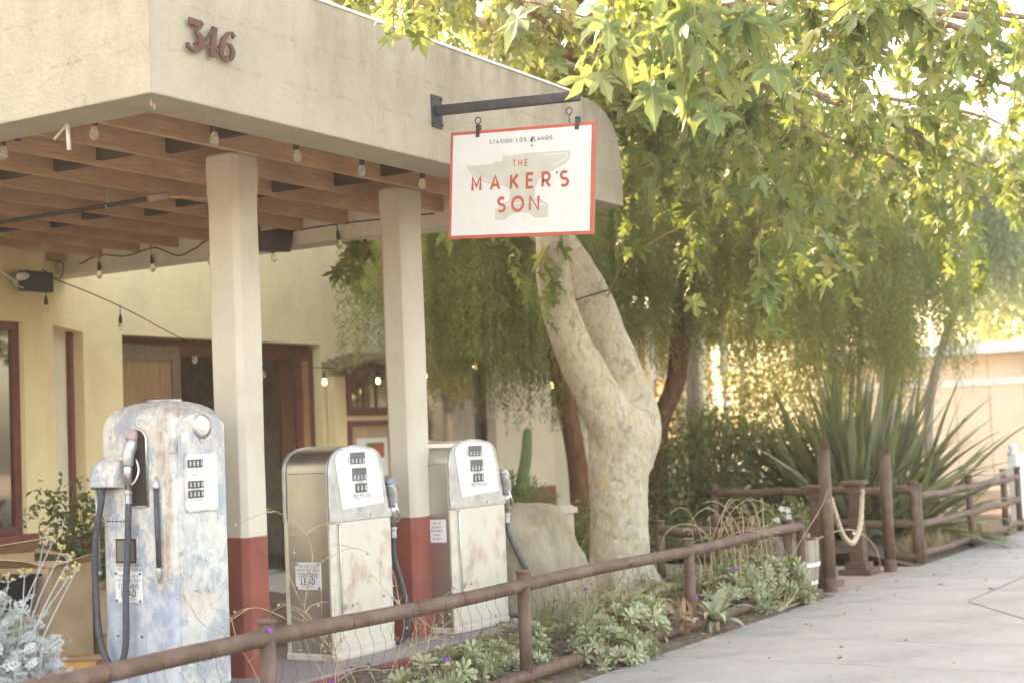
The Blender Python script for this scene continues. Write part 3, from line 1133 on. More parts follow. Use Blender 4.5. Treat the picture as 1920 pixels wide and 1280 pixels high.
def wallx(name, mat, y0, y1, x0, x1, z0, z1, holes, parent):
    """wall along X with rectangular holes (x0,x1,z0,z1)"""
    mb = MB()
    hs = sorted(holes)
    cur = x0
    for (a, b, c, d) in hs:
        if a > cur:
            mb.box(cur - 9, a - 9, y0 - 6.4, y1 - 6.4, z0, z1)
        if c > z0:
            mb.box(a - 9, b - 9, y0 - 6.4, y1 - 6.4, z0, c)
        mb.box(a - 9, b - 9, y0 - 6.4, y1 - 6.4, d, z1)
        cur = b
    mb.box(cur - 9, x1 - 9, y0 - 6.4, y1 - 6.4, z0, z1)
    return mb.build(name, mat, parent)


DZ = .75
DOOR = (6.03, 9.31, 0, 2.74)
WIN = (10.85, 13.3, .55, 2.65)
wallx('wall', 'wall', 6.4, 6.75, 5.6, 10.3, DZ, 6.3, [(6.03, 9.31, DZ, 2.74)], bd)
wallx('wall', 'wall_white', 6.4, 6.75, 10.3, 14.95, DZ, 6.3, [(10.85, 13.3, DZ, 2.65)], bd)
wallx('dado', 'dado', 6.385, 6.75, 5.6, 14.96, 0, DZ, [(6.03, 9.31, 0, DZ - .0001), (10.85, 13.3, .55, DZ - .0001)], bd)
MB().box(14.60 - 9, 14.95 - 9, .351, 9, 0, 6.3).build('wall', 'wall_white', bd)
MB().box(-15, 5.95, 9, 9.3, 0, 6.3).build('wall', 'wall', bd)
MB().box(-15.2, 6.1, -.05, 9.5, 6.3, 6.42).build('roof', 'deck', bd)
# office bay nearer the pumps: front wall at y 5.6, splayed corner
bx0 = 4.3
wallx('wall', 'wall', 5.6, 5.9, -6, bx0, DZ, 6.3, [(1.2, 4.06, .85, 2.73)], bd)
wallx('dado', 'dado', 5.585, 5.9, -6, bx0, 0, DZ, [], bd)


def splay(z0, z1, t0, t1, off=0):
    a, b = Vector((bx0, 5.6)), Vector((5.62, 6.4))
    d = (b - a)
    n_ = Vector((d.y, -d.x)).normalized()
    p, q = a + d * t0 + n_ * off, a + d * t1 + n_ * off
    r_, s_ = p - n_ * .3, q - n_ * .3
    return [(w.x - 9, w.y - 6.4, z) for z in (z0, z1) for w in (p, q, s_, r_)], [(0, 1, 2, 3)[::-1], (4, 5, 6, 7), (0, 1, 5, 4), (1, 2, 6, 5), (2, 3, 7, 6), (3, 0, 4, 7)]


mb = MB()
mb.add(*splay(DZ, 6.3, 0, .17)).add(*splay(DZ, 6.3, .80, 1)).add(*splay(2.73, 6.3, .17, .80)).add(*splay(.75, .85, .17, .80))
mb.build('wall', 'wall', bd)
MB().add(*splay(0, DZ, 0, 1, .015)).build('dado', 'dado', bd)


def window(x0, x1, z0, z1, y, mull, fw_=.07, mat='frame_red', gl='glass'):
    """framed pane set back in the wall, bars listed as x positions"""
    w = MB().box(x0 - 9, x0 + fw_ - 9, y - 6.4, y + .07 - 6.4, z0, z1).box(x1 - fw_ - 9, x1 - 9, y - 6.4, y + .07 - 6.4, z0, z1).box(x0 + fw_ - 9, x1 - fw_ - 9, y - 6.4, y + .07 - 6.4, z1 - fw_, z1).box(x0 + fw_ - 9, x1 - fw_ - 9, y - 6.4, y + .07 - 6.4, z0, z0 + fw_).build('window', mat, bd)
    cuts = [x0 + fw_] + list(mull) + [x1 - fw_]
    for a, b in zip(cuts[:-1], cuts[1:]):
        MB().box(a + .01 - 9, b - .01 - 9, y + .03 - 6.4, y + .04 - 6.4, z0 + fw_, z1 - fw_).build('pane', gl, w)
    for c in mull:
        MB().box(c - .02 - 9, c + .02 - 9, y + .01 - 6.4, y + .065 - 6.4, z0 + fw_, z1 - fw_).build('glazing_bar', mat, w)
    return w


window(1.2, 4.06, .85, 2.73, 5.66, (2.5,))
MB().box(1.1 - 9, 4.12 - 9, 5.52 - 6.4, 5.66 - 6.4, .78, .85).build('sill', 'dado', bd)
window(10.85, 13.3, .55, 2.65, 6.55, (11.75,))
# splay window: recessed cream panel with red frame on the far side
vs, fs = splay(.85, 2.73, .19, .72, -.14)
MB().add(vs, fs).build('panel', 'wall_white', bd)
vs, fs = splay(.85, 2.73, .72, .80, -.10)
MB().add(vs, fs).build('window', 'frame_red', bd)
# sliding doors
MB().box(6.03 - 9, 9.31 - 9, .18, .26, 2.56, 2.74).build('door_header', 'red_wood', bd)
dl = MB().box(6.06 - 9, 6.14 - 9, .10, .16, .06, 2.66).box(6.86 - 9, 6.98 - 9, .10, .16, .06, 2.66).box(6.14 - 9, 6.86 - 9, .10, .16, 2.50, 2.66).box(6.14 - 9, 6.86 - 9, .10, .16, .06, .26).build('sliding_door', 'door_frame', bd)
for k in range(4):
    MB().box(6.142 + .18 * k - 9, 6.318 + .18 * k - 9, .12, .14, .26, 2.50).build('board', 'door_wood', dl, bevel=.004)
MB().box(8.98 - 9, 9.30 - 9, .12, .18, .06, 2.70).build('sliding_door', 'red_wood', bd)
MB().box(8.78 - 9, 8.96 - 9, .20, .25, .06, 2.70).build('sliding_door', 'red_wood', bd)
MB().box(9.07 - 9, 9.18 - 9, .10, .118, .2, 2.55).build('board', 'door_wood', bd)
# room inside
MB().box(4.0 - 9, 10.6 - 9, .36, 7.0, -.02, .07).build('floor', 'pad', bd)
MB().box(3.9 - 9, 10.7 - 9, 7.0, 7.1, .0, 3.3).build('room_wall', 'room_wall', bd)
MB().box(10.6 - 9, 10.7 - 9, .36, 7.0, .0, 3.3).build('room_wall', 'room_wall', bd)
MB().box(3.9 - 9, 4.0 - 9, .36, 7.0, .0, 3.3).build('room_wall', 'room_wall', bd)
MB().box(3.9 - 9, 10.7 - 9, .36, 7.1, 3.3, 3.4).build('ceiling', 'dark_room', bd)
MB().box(10.72 - 9, 14.5 - 9, .5, 3.4, .0, .07).build('floor', 'pad', bd)
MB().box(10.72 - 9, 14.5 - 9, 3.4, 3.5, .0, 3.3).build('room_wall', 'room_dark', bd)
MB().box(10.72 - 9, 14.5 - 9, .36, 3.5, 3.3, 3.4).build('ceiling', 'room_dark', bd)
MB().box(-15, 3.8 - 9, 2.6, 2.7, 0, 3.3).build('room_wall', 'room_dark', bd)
mb = MB().box(4.5 - 9, 9.6 - 9, 5.6, 6.9, .07, .95)
tag(mb.build('shop_counter', 'red_wood'), 'dark wooden counter inside the open doorway', 'counter')
bpy.data.objects['shop_counter'].location = (9, 6.4, 0)
pf = thing('framed_picture', 'dark framed picture on the room wall seen through the doorway', 'picture', (10.58, 9.2, 1.45))
MB().box(-.05, .0, -.5, .5, -.35, .35).box(-.06, -.05, -.5, .5, -.35, -.28).build('frame', 'black', pf)
MB().box(-.064, -.055, -.42, .42, -.28, .28).build('mount', 'room_wall', pf)
MB().box(-.068, -.06, -.26, .26, -.16, .16).build('print', 'dark_room', pf)
pf2 = copy_tree(pf)
pf2.location = (9.1, 13.36, 1.5)
pf2.rotation_euler = (0, 0, rad(90))
pf2['label'] = 'dark framed picture on the rear room wall above the counter'
sh = thing('wall_shelf', 'black shelf with dark jars deep inside the doorway', 'shelf', (6.6, 13.2, 1.75))
MB().box(-1.2, 1.2, -.25, .15, 0, .04).build('board', 'black', sh)
for k in range(6):
    MB().lathe([(.05, .04), (.06, .10), (.06, .2), (.03, .26)], 10, (-1 + .38 * k, -.1, 0)).build('jar', 'black' if k % 2 else 'red_wood', sh)

# notice cabinet
nc = thing('notice_cabinet', 'red framed notice cabinet with small shingle roof on the yellow wall', 'cabinet', (10.1, 6.38, 0))
MB().box(-.72, .66, -.12, .0, .9, 2.34).build('case', 'wall', nc)
MB().xz([(-.5, 1.86), (.62, 1.86), (.62, 2.42), (.35, 2.50), (.0, 2.52), (-.3, 2.46), (-.5, 2.38)], -.15, -.121).build('upper_frame', 'frame_red', nc)
for k in range(4):
    MB().box(-.43 + .265 * k, -.24 + .265 * k, -.156, -.151, 1.96, 2.30 + .03 * (k % 3)).build('pane', 'glass_dim', nc)
lf = MB().box(-.5, -.43, -.15, -.121, .95, 1.80).box(.55, .62, -.15, -.121, .95, 1.80).box(-.43, .55, -.15, -.121, 1.73, 1.80).box(-.43, .55, -.15, -.121, .95, 1.02).build('lower_frame', 'frame_red', nc)
MB().box(-.43, .55, -.135, -.125, 1.02, 1.73).build('cork_board', 'cardboard', nc)
po = MB().box(-.34, .30, -.142, -.137, 1.10, 1.58).build('poster', 'paper', nc)
MB().box(-.15, .0, -.146, -.143, 1.40, 1.52).build('poster_picture', 'herb', po)
MB().box(.002, .22, -.146, -.143, 1.33, 1.52).build('poster_picture', 'sign_red', po)
for k in range(12):
    a = -.82 + .135 * k
    top = 2.44 + .20 * math.cos((a - .05) * 1.5)
    MB().add([(a, -.26, top - .09), (a + .15, -.27, top - .09 + .02 * math.cos(a)), (a + .15, .0, top + .02), (a, .0, top + .02), (a, -.26, top - .075), (a + .15, -.27, top - .075), (a + .15, .0, top + .035), (a, .0, top + .035)],
             [(0, 3, 2, 1), (4, 5, 6, 7), (0, 1, 5, 4), (1, 2, 6, 5), (2, 3, 7, 6), (3, 0, 4, 7)]).build('shingle', 'twig', nc)

# security floodlight and camera on the bay corner
fl = thing('flood_light', 'black flood light with white cables on the office wall under the canopy', 'light', (4.1, 5.55, 3.08))
MB().box(-.17, .17, -.12, -.04, -.09, .09).build('housing', 'black', fl, bevel=.01)
MB().box(-.02, .02, -.04, .05, -.02, .02).build('arm', 'black', fl)
wc = thing('wall_camera', 'white tube security camera beside the black flood light', 'camera', (3.92, 5.50, 3.10))
MB().tube([(-.06, -.10, 0), (.10, -.02, .03)], .035, 10).build('body', 'white_plastic', wc, True)
MB().tube(smooth_path([(-.06, -.08, -.01), (-.12, -.1, -.06), (-.02, -.08, -.09), (.05, .0, -.06), (-.16, .02, .05)], 5), .007, 5).build('cable', 'white_plastic', wc, True)

# neighbouring beige annex beyond the end of the wall
an = thing('garden_annex', 'beige low wall and white framed hatch behind the slanting tree trunks', 'building', (17, 7.5, 0))
MB().box(-2.04, 2.6, -.3, .0, 0, 1.9).build('wall', 'beige', an)
MB().box(-2.04, 2.6, -.36, .03, 1.9, 1.98).build('ledge', 'beige', an)
MB().box(-2.04, 2.6, -.33, .0, .0, .22).build('plinth', 'slab', an)
MB().box(-2.04, -1.35, -.25, -.05, 1.98, 4.4).build('post', 'wall_white', an)
MB().box(-1.35, 2.6, -.22, -.08, 3.4, 4.4).build('lintel', 'wall_white', an)
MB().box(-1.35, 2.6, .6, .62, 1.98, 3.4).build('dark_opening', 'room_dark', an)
lp = MB().box(-1.75, -1.62, -.33, -.25, 2.3, 2.55).build('lantern', 'black', an)

# ------------------------------------------------------------ petrol pumps
def rrect(w, d, c, n=4):
    pts = []
    for sx, sy, a0 in ((1, -1, -90), (1, 1, 0), (-1, 1, 90), (-1, -1, 180)):
        for i in range(n + 1):
            a = rad(a0 + 90 * i / n)
            pts.append((sx * (w / 2 - c) + c * math.cos(a), sy * (d / 2 - c) + c * math.sin(a)))
    return pts


def loft(rings):
    mb = MB()
    n = len(rings[0])
    vs = [p for r_ in rings for p in r_]
    fs = [(i * n + k, i * n + (k + 1) % n, (i + 1) * n + (k + 1) % n, (i + 1) * n + k) for i in range(len(rings) - 1) for k in range(n)]
    fs += [tuple(range(n))[::-1], tuple(range(len(vs) - n, len(vs)))]
    return mb.add(vs, fs)


def arch_poly(a0, a1, z0, z1, rise, n=10, c=.0):
    pts = [(a0, z0), (a1, z0)]
    for i in range(n + 1):
        t = i / n
        a = a1 + (a0 - a1) * t
        pts.append((a, z1 + rise * (1 - (2 * t - 1) ** 2)))
    return pts


def lead_plate(parent, side, cy, cz, w, h):
    """enamel plate on a left-hand face; side is the x of the face"""
    p = MB().box(side - .006, side, cy - w / 2, cy + w / 2, cz - h / 2, cz + h / 2).build('warning_plate', 'porcelain', parent, bevel=.002)
    p['label'] = 'white enamel plate reading contains lead with rusty bolts'
    fn = lambda a, b, hh: (side - .0065 - hh, cy - a, cz + b)
    mb = MB()
    k = h / .175
    text(mb, 'FOR USE AS A', .0155 * k, .13, fn, 0, .064 * k, .42, .75)
    text(mb, 'MOTOR FUEL ONLY', .0155 * k, .13, fn, 0, .039 * k, .34, .7)
    text(mb, 'CONTAINS', .027 * k, .16, fn, 0, .006 * k, .28, .72)
    text(mb, 'LEAD', .036 * k, .17, fn, 0, -.033 * k, .30, .85)
    text(mb, '(TETRAETHYL)', .0125 * k, .10, fn, 0, -.066 * k, .36, .75)
    mb.build('lettering', 'ink_blue', p)
    for sy in (-1, 1):
        for sz in (-1, 1):
            MB().lathe([(.007, -.011), (.006, -.004)], 8, (side, cy + sy * (w / 2 - .012), cz + sz * (h / 2 - .011)), 'x').build('rusty_bolt', 'number', p)
    return p


def counter(parent, x0, x1, z0, z1, y, n, fullh=False):
    w = MB().box(x0, x1, y - .003, y, z0, z1).build('counter_window', 'wheel_grey', parent)
    k = (x1 - x0) / n
    zb = z0 + (z1 - z0) * (.1 if fullh else .04)
    zt = z0 + (z1 - z0) * (.9 if fullh else .5)
    mb = MB()
    for i in range(n):
        MB().box(x0 + k * (i + .1), x0 + k * (i + .9), y - .007, y - .003, zb, zt).build('number_wheel', 'wheel_grey' if fullh else 'ink_grey', w)
        text(mb, '0', (zt - zb) * .62, .15, lambda a, b, h: (a, y - .0074 - h, b), x0 + k * (i + .5), (zb + zt) / 2, .2, .6)
    mb.build('digits', 'digit', w)
    return w


def nozzle(parent, o, mat_h='galv', tip='pink', flip=1):
    """hanging nozzle; o is the top point, the body points down"""
    x, y, z = o
    nz = MB().tube([(x, y, z - .13), (x - .005, y, z - .17), (x - .005, y, z - .27)], [.03, .024, .019], 12).build('nozzle', 'chrome', parent, True)
    MB().tube(smooth_path([(x + .045 * flip, y - .012, z + .02), (x + .02 * flip, y - .005, z - .03), (x, y, z - .09), (x, y, z - .14)], 4), lerp_list([.026, .037, .036, .03], 13), 12).build('handle', mat_h, nz, True)
    MB().tube(smooth_path([(x + .07 * flip, y - .012, z + .015), (x + .045 * flip, y - .012, z + .035), (x + .018 * flip, y - .006, z + .0)], 4), lerp_list([.02, .03, .036], 9), 10).build('cover', tip, nz, True)
    MB().sphere((x - .012, y + .032, z - .10), .023, 10, 6).build('knob', mat_h, nz, True)
    MB().tube(smooth_path([(x + .03 * flip, y - .03, z - .10), (x + .025 * flip, y - .055, z - .16), (x + .01, y - .045, z - .22), (x, y - .01, z - .25)], 4), .007, 6).build('guard', 'chrome', nz, True)
    MB().lathe([(.021, -.275), (.023, -.28), (.023, -.292), (.019, -.30), (.020, -.345), (.017, -.35)], 6, (x - .005, y, z)).build('swivel', 'galv', nz)
    return nz


M['counter_pane'] = simple('dusty_dark_glass', C(.16, .16, .15), .3)
# --- tall weathered pump
p1 = thing('gas_pump', 'tall weathered blue and white gas pump with rust streaks and grey hose', 'gas pump', (1.18, 1.13, .167), group='old gas pumps on the island')
base = rrect(.44, .56, .045)
rings = []
for z, ins in ((0, -.004), (.05, 0), (.06, 0), (.7, 0), (1.47, 0), (1.525, .004), (1.568, .018), (1.60, .042), (1.628, .08), (1.645, .125), (1.652, .165)):
    rings.append([((abs(x) - min(ins, abs(x) * .98)) * (1 if x > 0 else -1), (abs(y) - min(ins * 1.15, abs(y) * .98)) * (1 if y > 0 else -1), z) for x, y in base])
loft(rings).build('body', 'old_side', p1, True)
MB().xz(arch_poly(-.185, .19, .06, 1.515, .065), -.291, -.268).build('front_panel', 'old_front', p1, bevel=.006)
MB().yz(arch_poly(-.215, .245, .06, 1.47, .085), -.2285, -.21).build('side_panel', 'old_side', p1, bevel=.008)
MB().box(-.07, .07, -.09, .05, 1.648, 1.662).build('cap', 'old_side', p1, bevel=.008)
MB().box(-.232, -.205, -.29, -.262, 1.36, 1.44).build('hinge', 'old_side', p1, bevel=.004)
# beacon lens
ln = MB().lathe([(.040, -.300), (.068, -.300), (.072, -.293), (.072, -.288)], 24, (.005, 0, 1.50), 'y').build('lamp_bezel', 'chrome', p1, True)
MB().sphere((.005, -.296, 1.50), .037, 16, 8, (1, .6, 1)).build('lens', 'porcelain', ln, True)
MB().box(-.02, .03, -.302, -.291, 1.415, 1.43).build('clip', 'galv', ln)
MB().box(-.158, -.105, -.293, -.2905, 1.415, 1.468).build('sticker', 'paper', p1)
# dial
dl_ = MB().xz([(-.145 + .02, 1.025), (.10, 1.025), (.118, 1.045), (.118, 1.335), (.10, 1.357), (-.13, 1.357), (-.15, 1.335), (-.15, 1.045)], -.302, -.288).build('dial_frame', 'old_front', p1, bevel=.004)
fc = MB().xz([(-.12, 1.038), (.092, 1.038), (.105, 1.05), (.105, 1.33), (.092, 1.345), (-.122, 1.345), (-.137, 1.33), (-.137, 1.05)], -.3045, -.301).build('dial_face', 'porcelain', dl_)
fn = lambda a, b, h: (a, -.305 - h, b)
for z0, z1 in ((1.272, 1.318), (1.158, 1.20), (1.105, 1.148)):
    counter(p1, -.132, -.012, z0, z1, -.305, 4, True)
mb = MB()
text(mb, 'AMOUNT OF SALE', .009, .16, fn, -.072, 1.26, .3, .7)
text(mb, 'COMPUTE', .010, .18, fn, -.072, 1.232, .3, .7)
text(mb, 'GALLONS', .010, .16, fn, -.072, 1.1525 - .0, .3, .7)
text(mb, 'COST PER GALLON', .009, .16, fn, -.072, 1.094, .3, .7)
mb.build('dial_lettering', 'ink_grey', dl_)
# nozzle recess on the left face
rc = MB().yz([(-.10, 1.07), (.035, 1.07), (.035, 1.43)] + [(-.0325 + .0675 * math.cos(rad(a)), 1.43 + .0675 * math.sin(rad(a))) for a in range(15, 180, 15)] + [(-.10, 1.43)], -.2305, -.2285).build('nozzle_recess', 'room_dark', p1)
rim = [(-.232, -.10, 1.07), (-.234, -.10, 1.43)] + [(-.234, -.0325 + .0675 * math.cos(rad(a)), 1.43 + .0675 * math.sin(rad(a))) for a in range(180, -1, -15)] + [(-.234, .035, 1.26)]
MB().tube(rim, .0075, 6).build('recess_rim', 'chrome', rc, True)
MB().box(-.24, -.229, -.095, .03, 1.066, 1.074).build('recess_shelf', 'galv', rc)
nozzle(p1, (-.268, .008, 1.435), 'galv', 'pink', 1)
# hose hood
MB().add([(-.228, .07, 1.33), (-.228, .30, 1.33), (-.228, .07, 1.17), (-.228, .30, 1.17), (-.305, .10, 1.21), (-.305, .28, 1.21), (-.31, .10, 1.18), (-.31, .28, 1.18), (-.275, .09, 1.30), (-.275, .28, 1.30), (-.25, .12, 1.335), (-.25, .26, 1.335)],
         [(0, 10, 8), (0, 1, 11, 10), (10, 11, 9, 8), (11, 1, 9), (8, 9, 5, 4), (4, 5, 7, 6), (0, 8, 4), (0, 4, 6, 2), (1, 3, 7, 5), (1, 5, 9), (2, 6, 7, 3)]).build('hose_hood', 'old_side', p1, bevel=.012, segs=3)
MB().box(-.30, -.235, .115, .265, 1.170, 1.176).build('hood_mouth', 'room_dark', p1)
hp = smooth_path([(-.275, .20, 1.19), (-.285, .215, 1.06), (-.285, .262, .86), (-.28, .27, .60), (-.285, .245, .36), (-.29, .19, .235), (-.295, .12, .195), (-.295, .06, .235), (-.29, .036, .34), (-.285, .032, .60), (-.275, .02, .86), (-.272, .008, 1.09)], 6)
MB().tube(hp, .0185, 12).build('hose', 'rubber', p1, True)
# pull rod with pointed ends
rd_ = MB().tube([(-.245, -.18, .72), (-.245, -.172, 1.17)], .0135, 10).build('pump_rod', 'rubber', p1, True)
MB().lathe([(.021, 1.165), (.022, 1.18), (.003, 1.235)], 10, (-.243, -.172, 0)).build('rod_tip', 'galv', rd_, True)
MB().lathe([(.004, .65), (.014, .69), (.02, .725), (.018, .735)], 10, (-.245, -.18, 0)).build('rod_tip', 'galv', rd_, True)
MB().tube([(-.235, .285, .72), (-.24, .288, 1.18)], .010, 8).build('side_pipe', 'galv', p1, True)
MB().sphere((-.24, .288, 1.19), .015, 8, 5).build('pipe_cap', 'galv', p1, True)
MB().sphere((-.238, .285, .70), .017, 8, 5).build('pipe_cap', 'galv', p1, True)
wn_ = MB().box(-.237, -.2285, -.02, .163, .745, .905).build('sight_frame', 'old_side', p1, bevel=.01)
MB().box(-.2395, -.2368, -.006, .150, .757, .893).build('rusty_border', 'number', wn_)
MB().box(-.243, -.2397, .008, .136, .770, .880).build('sight_pane', 'counter_pane', wn_)
lead_plate(p1, -.2285, .062, .625, .205, .172)
MB().box(-.2335, -.2285, -.055, .175, .09, .375).build('lower_panel', 'old_side', p1, bevel=.004)
for y_ in (-.03, .15):
    MB().lathe([(.007, -.238), (.006, -.233)], 8, (0, y_, .355), 'x').build('screw', 'number', p1)
for k in range(5):
    MB().box(-.2300, -.2284, .20 - .03 * k, .215 - .03 * k + R.uniform(0, .006), .985, .992).build('vent_slot', 'room_dark', p1)


# --- pair of stainless pumps
PROF = [(-.325, .04), (-.325, 1.19), (-.318, 1.235), (-.30, 1.275), (-.265, 1.31), (-.20, 1.335), (-.07, 1.352), (.06, 1.345), (.15, 1.327), (.205, 1.302), (.232, 1.262), (.245, 1.20), (.298, .93), (.325, .90), (.325, .04)]


def pump_b(name, label, loc, rz, sc, plate, tip='blue_plastic'):
    t = thing(name, label, 'gas pump', loc, rz, 'old gas pumps on the island')
    t.scale = (sc, sc, sc)
    MB().xz(PROF, -.165, .165).build('body', 'steel', t, bevel=.006)
    # back and front painted shells
    for sgn in (-1, 1):
        y0, y1 = (-.178, -.1645) if sgn < 0 else (.1645, .195)
        MB().xz([(-.328, .04), (-.328, .885), (.326, .885), (.326, .04)], y0, y1).build('painted_shell', 'cream', t, bevel=.005)
    hd = [(-.331, .875), (-.331, 1.19), (-.322, 1.24), (-.303, 1.283), (-.265, 1.318), (-.20, 1.342), (-.07, 1.359), (.06, 1.352), (.155, 1.333), (.212, 1.306), (.24, 1.264), (.252, 1.20), (.305, .935), (.332, .925), (.332, .875)]
    MB().xz(hd, -.187, -.17).build('head_bezel', 'galv', t, bevel=.006)
    MB().xz(hd, .17, .20).build('head_bezel', 'galv', t, bevel=.006)
    MB().box(-.333, .334, -.1905, -.170, .868, .925).build('waist_trim', 'galv', t, bevel=.004)
    MB().lathe([(.010, -.1965), (.010, -.190)], 10, (.10, 0, .90), 'y').build('lock', 'chrome', t)
    df = MB().xz([(-.205, .945), (-.265, 1.255), (-.255, 1.295), (-.225, 1.318), (-.15, 1.333), (-.07, 1.338), (.04, 1.333), (.12, 1.318), (.17, 1.295), (.192, 1.262), (.212, 1.19), (.25, .965)], -.1935, -.186).build('dial_face', 'porcelain', t, bevel=.003)
    yb = -.194
    counter(t, -.11, .046, 1.234, 1.309, yb, 4)
    counter(t, -.093, .057, 1.125, 1.208, yb, 4)
    counter(t, -.065, .059, 1.048, 1.107, yb, 3, True)
    fn2 = lambda a, b, h: (a, yb - .0004 - h, b)
    mb = MB()
    text(mb, '$', .032, .13, fn2, -.128, 1.262, .3, .6)
    text(mb, 'THIS SALE', .011, .12, fn2, -.03, 1.224, .5, .8)
    text(mb, 'LITERS', .021, .12, fn2, -.012, 1.113 - .002, .25, .6)
    text(mb, 'PRICE PER LITER', .023, .11, fn2, -.0, 1.028, .25, .62)
    mb.box(-.055, .015, yb - .0012, yb - .0004, 1.0095, 1.0115)
    mb.box(-.10, .08, yb - .0012, yb - .0004, 1.0975, 1.0985)
    mb.build('dial_lettering', 'ink_grey', df)
    # door on the front with a long bar handle
    dr = MB().box(-.255, .322, -.184, -.178, .06, .868).build('front_door', 'cream', t, bevel=.003)
    MB().tube([(-.243, -.188, .86), (-.243, -.192, .84), (-.240, -.192, .27), (-.240, -.186, .25)], .0075, 8).build('bar_handle', 'chrome', dr, True)
    MB().lathe([(.020, -.188), (.017, -.183)], 14, (-.195, 0, .33), 'y').build('lock', 'chrome', dr)
    MB().lathe([(.008, -.186), (.006, -.183)], 8, (-.125, 0, .33), 'y').build('rust_hole', 'number', dr)
    MB().lathe([(.005, -.186), (.004, -.183)], 8, (-.075, 0, .335), 'y').build('rust_hole', 'number', dr)
    # plinth with a bowed front edge
    bw = [(-.335, .20), (.335, .20), (.335, -.185), (.20, -.205), (0, -.215), (-.20, -.205), (-.335, -.185)]
    MB().xy(bw, 0, .045).build('plinth', 'cream', t, bevel=.008)
    # seam in the steel
    MB().box(-.3262, -.3252, -.15, .15, 1.185, 1.188).build('seam', 'black_metal', t)
    if plate:
        lead_plate(t, -.325, .005, .535, .205, .172)
    else:
        p = MB().box(-.327, -.325, -.135, .02, .64, .80).build('paper_notice', 'paper', t)
        mb = MB()
        for i, s_ in enumerate(('NOTE THE', 'GASOLINE', 'PHOSPHORUS', 'LABELED', 'USE ONLY')):
            text(mb, s_ if 'H' in GL else 'NOTE', .012, .15, lambda a, b, h: (-.3274 - h, -a, b), .058, .775 - i * .027, .35, .75)
        mb.build('lettering', 'ink', p)
    # nozzle boot and nozzle on the right-hand end
    MB().box(.30, .345, -.16, .02, .76, 1.0).build('nozzle_boot', 'galv', t, bevel=.01)
    nozzle(t, (.385, -.165, 1.07), 'galv', tip, -1)
    return t


p2 = pump_b('gas_pump', 'stainless and cream gas pump with contains lead plate between the two pillars', (2.765, 1.124, .167), 0, 1, True)
hp = smooth_path([(.38, -.165, .73), (.395, -.15, .60), (.435, -.175, .42), (.455, -.20, .24), (.455, -.19, .08), (.435, -.13, .015), (.415, -.10, .03), (.40, -.12, .22), (.395, -.125, .42), (.38, -.11, .62), (.34, -.08, .74)], 6)
MB().tube(hp, .018, 12).build('hose', 'rubber', p2, True)
p3 = pump_b('gas_pump', 'stainless and cream gas pump nearest the boulder with a paper notice', (4.06, 1.04, .172), 0, 1.02, False, 'galv')
p3.scale = (1.11, 1.0, 1.0)
hp = smooth_path([(.38, -.16, .72), (.385, -.17, .64), (.41, -.24, .46), (.46, -.30, .30), (.515, -.36, .16), (.545, -.39, .0), (.545, -.40, -.10)], 6)
MB().tube(hp, .017, 12).build('hose', 'rubber', p3, True)
MB().tube(smooth_path([(.32, -.16, .045), (.38, -.20, .04), (.51, -.28, -.02), (.69, -.44, -.09), (.80, -.50, -.12)], 6), .017, 10).build('hose', 'rubber', p3, True)

# ------------------------------------------------------------ string lights
bulb_me = MB().lathe([(.010, 0), (.013, -.006), (.022, -.028), (.0245, -.045), (.022, -.062), (.013, -.074), (.003, -.078)], 14).mesh('bulb')
sock_me = MB().lathe([(.007, .075), (.010, .07), (.0135, .05), (.017, .045), (.017, .0), (.015, -.004)], 10).mesh('socket')
for me_, m_ in ((bulb_me, 'bulb'), (sock_me, 'black')):
    me_.polygons.foreach_set('use_smooth', [True] * len(me_.polygons))
    me_.materials.append(M[m_])
bulb_lit_me = bulb_me.copy()
bulb_lit_me.materials.clear()
bulb_lit_me.materials.append(M['bulb_lit'])


def string(label, wire, bulbs, drop=.05, r=.006):
    w0 = Vector(wire[0])
    t = thing('string_light', label, 'string light', w0, group='string lights around the canopy')
    MB().tube([Vector(p) - w0 for p in smooth_path(wire, 6)], r, 6).build('wire', 'black', t, True)
    for b in bulbs:
        p = Vector(b[:3]) - w0
        kind = b[3] if len(b) > 3 else 0
        so_ = link('socket', sock_me, None, t)
        so_.location = p
        so_.rotation_euler = (R.uniform(-.08, .08), R.uniform(-.08, .08), 0)
        if drop > .08:
            MB().tube([(0, 0, .07), (0, 0, drop + .06)], .004, 5).build('lead', 'black', so_)
        if kind != 2:
            g_ = link('bulb', bulb_lit_me if kind == 1 else bulb_me, None, so_)
            g_.location = (0, 0, 0)
    return t


string('string of clear bulbs along the front soffit above the pillars',
       [(.315, 1.6, 3.30), (.315, 1.28, 3.285), (.315, .71, 3.29), (.32, .34, 3.30), (.78, .32, 3.285), (1.45, .32, 3.285), (2.06, .32, 3.28), (2.70, .32, 3.28), (3.4, .32, 3.28), (4.2, .32, 3.28)],
       [(.315, 1.40, 3.205), (.315, 1.28, 3.215, 2), (.315, .71, 3.215), (.78, .315, 3.20), (1.45, .315, 3.20), (2.06, .315, 3.195), (2.70, .315, 3.195), (3.4, .315, 3.2)])
string('string of clear bulbs drooping along the far canopy beam',
       [(4.59, 5.45, 3.27), (4.59, 5.18, 3.33), (4.59, 4.85, 3.29), (4.59, 4.52, 3.33), (4.59, 4.36, 3.28), (4.59, 4.2, 3.23), (4.59, 4.0, 3.28), (4.59, 3.83, 3.33), (4.59, 3.13, 3.31), (4.59, 2.44, 3.32), (4.59, 1.5, 3.30)],
       [(4.58, 5.18, 3.19), (4.58, 4.52, 3.19), (4.58, 3.83, 3.19), (4.58, 3.13, 3.15), (4.58, 2.44, 3.19)], .12)
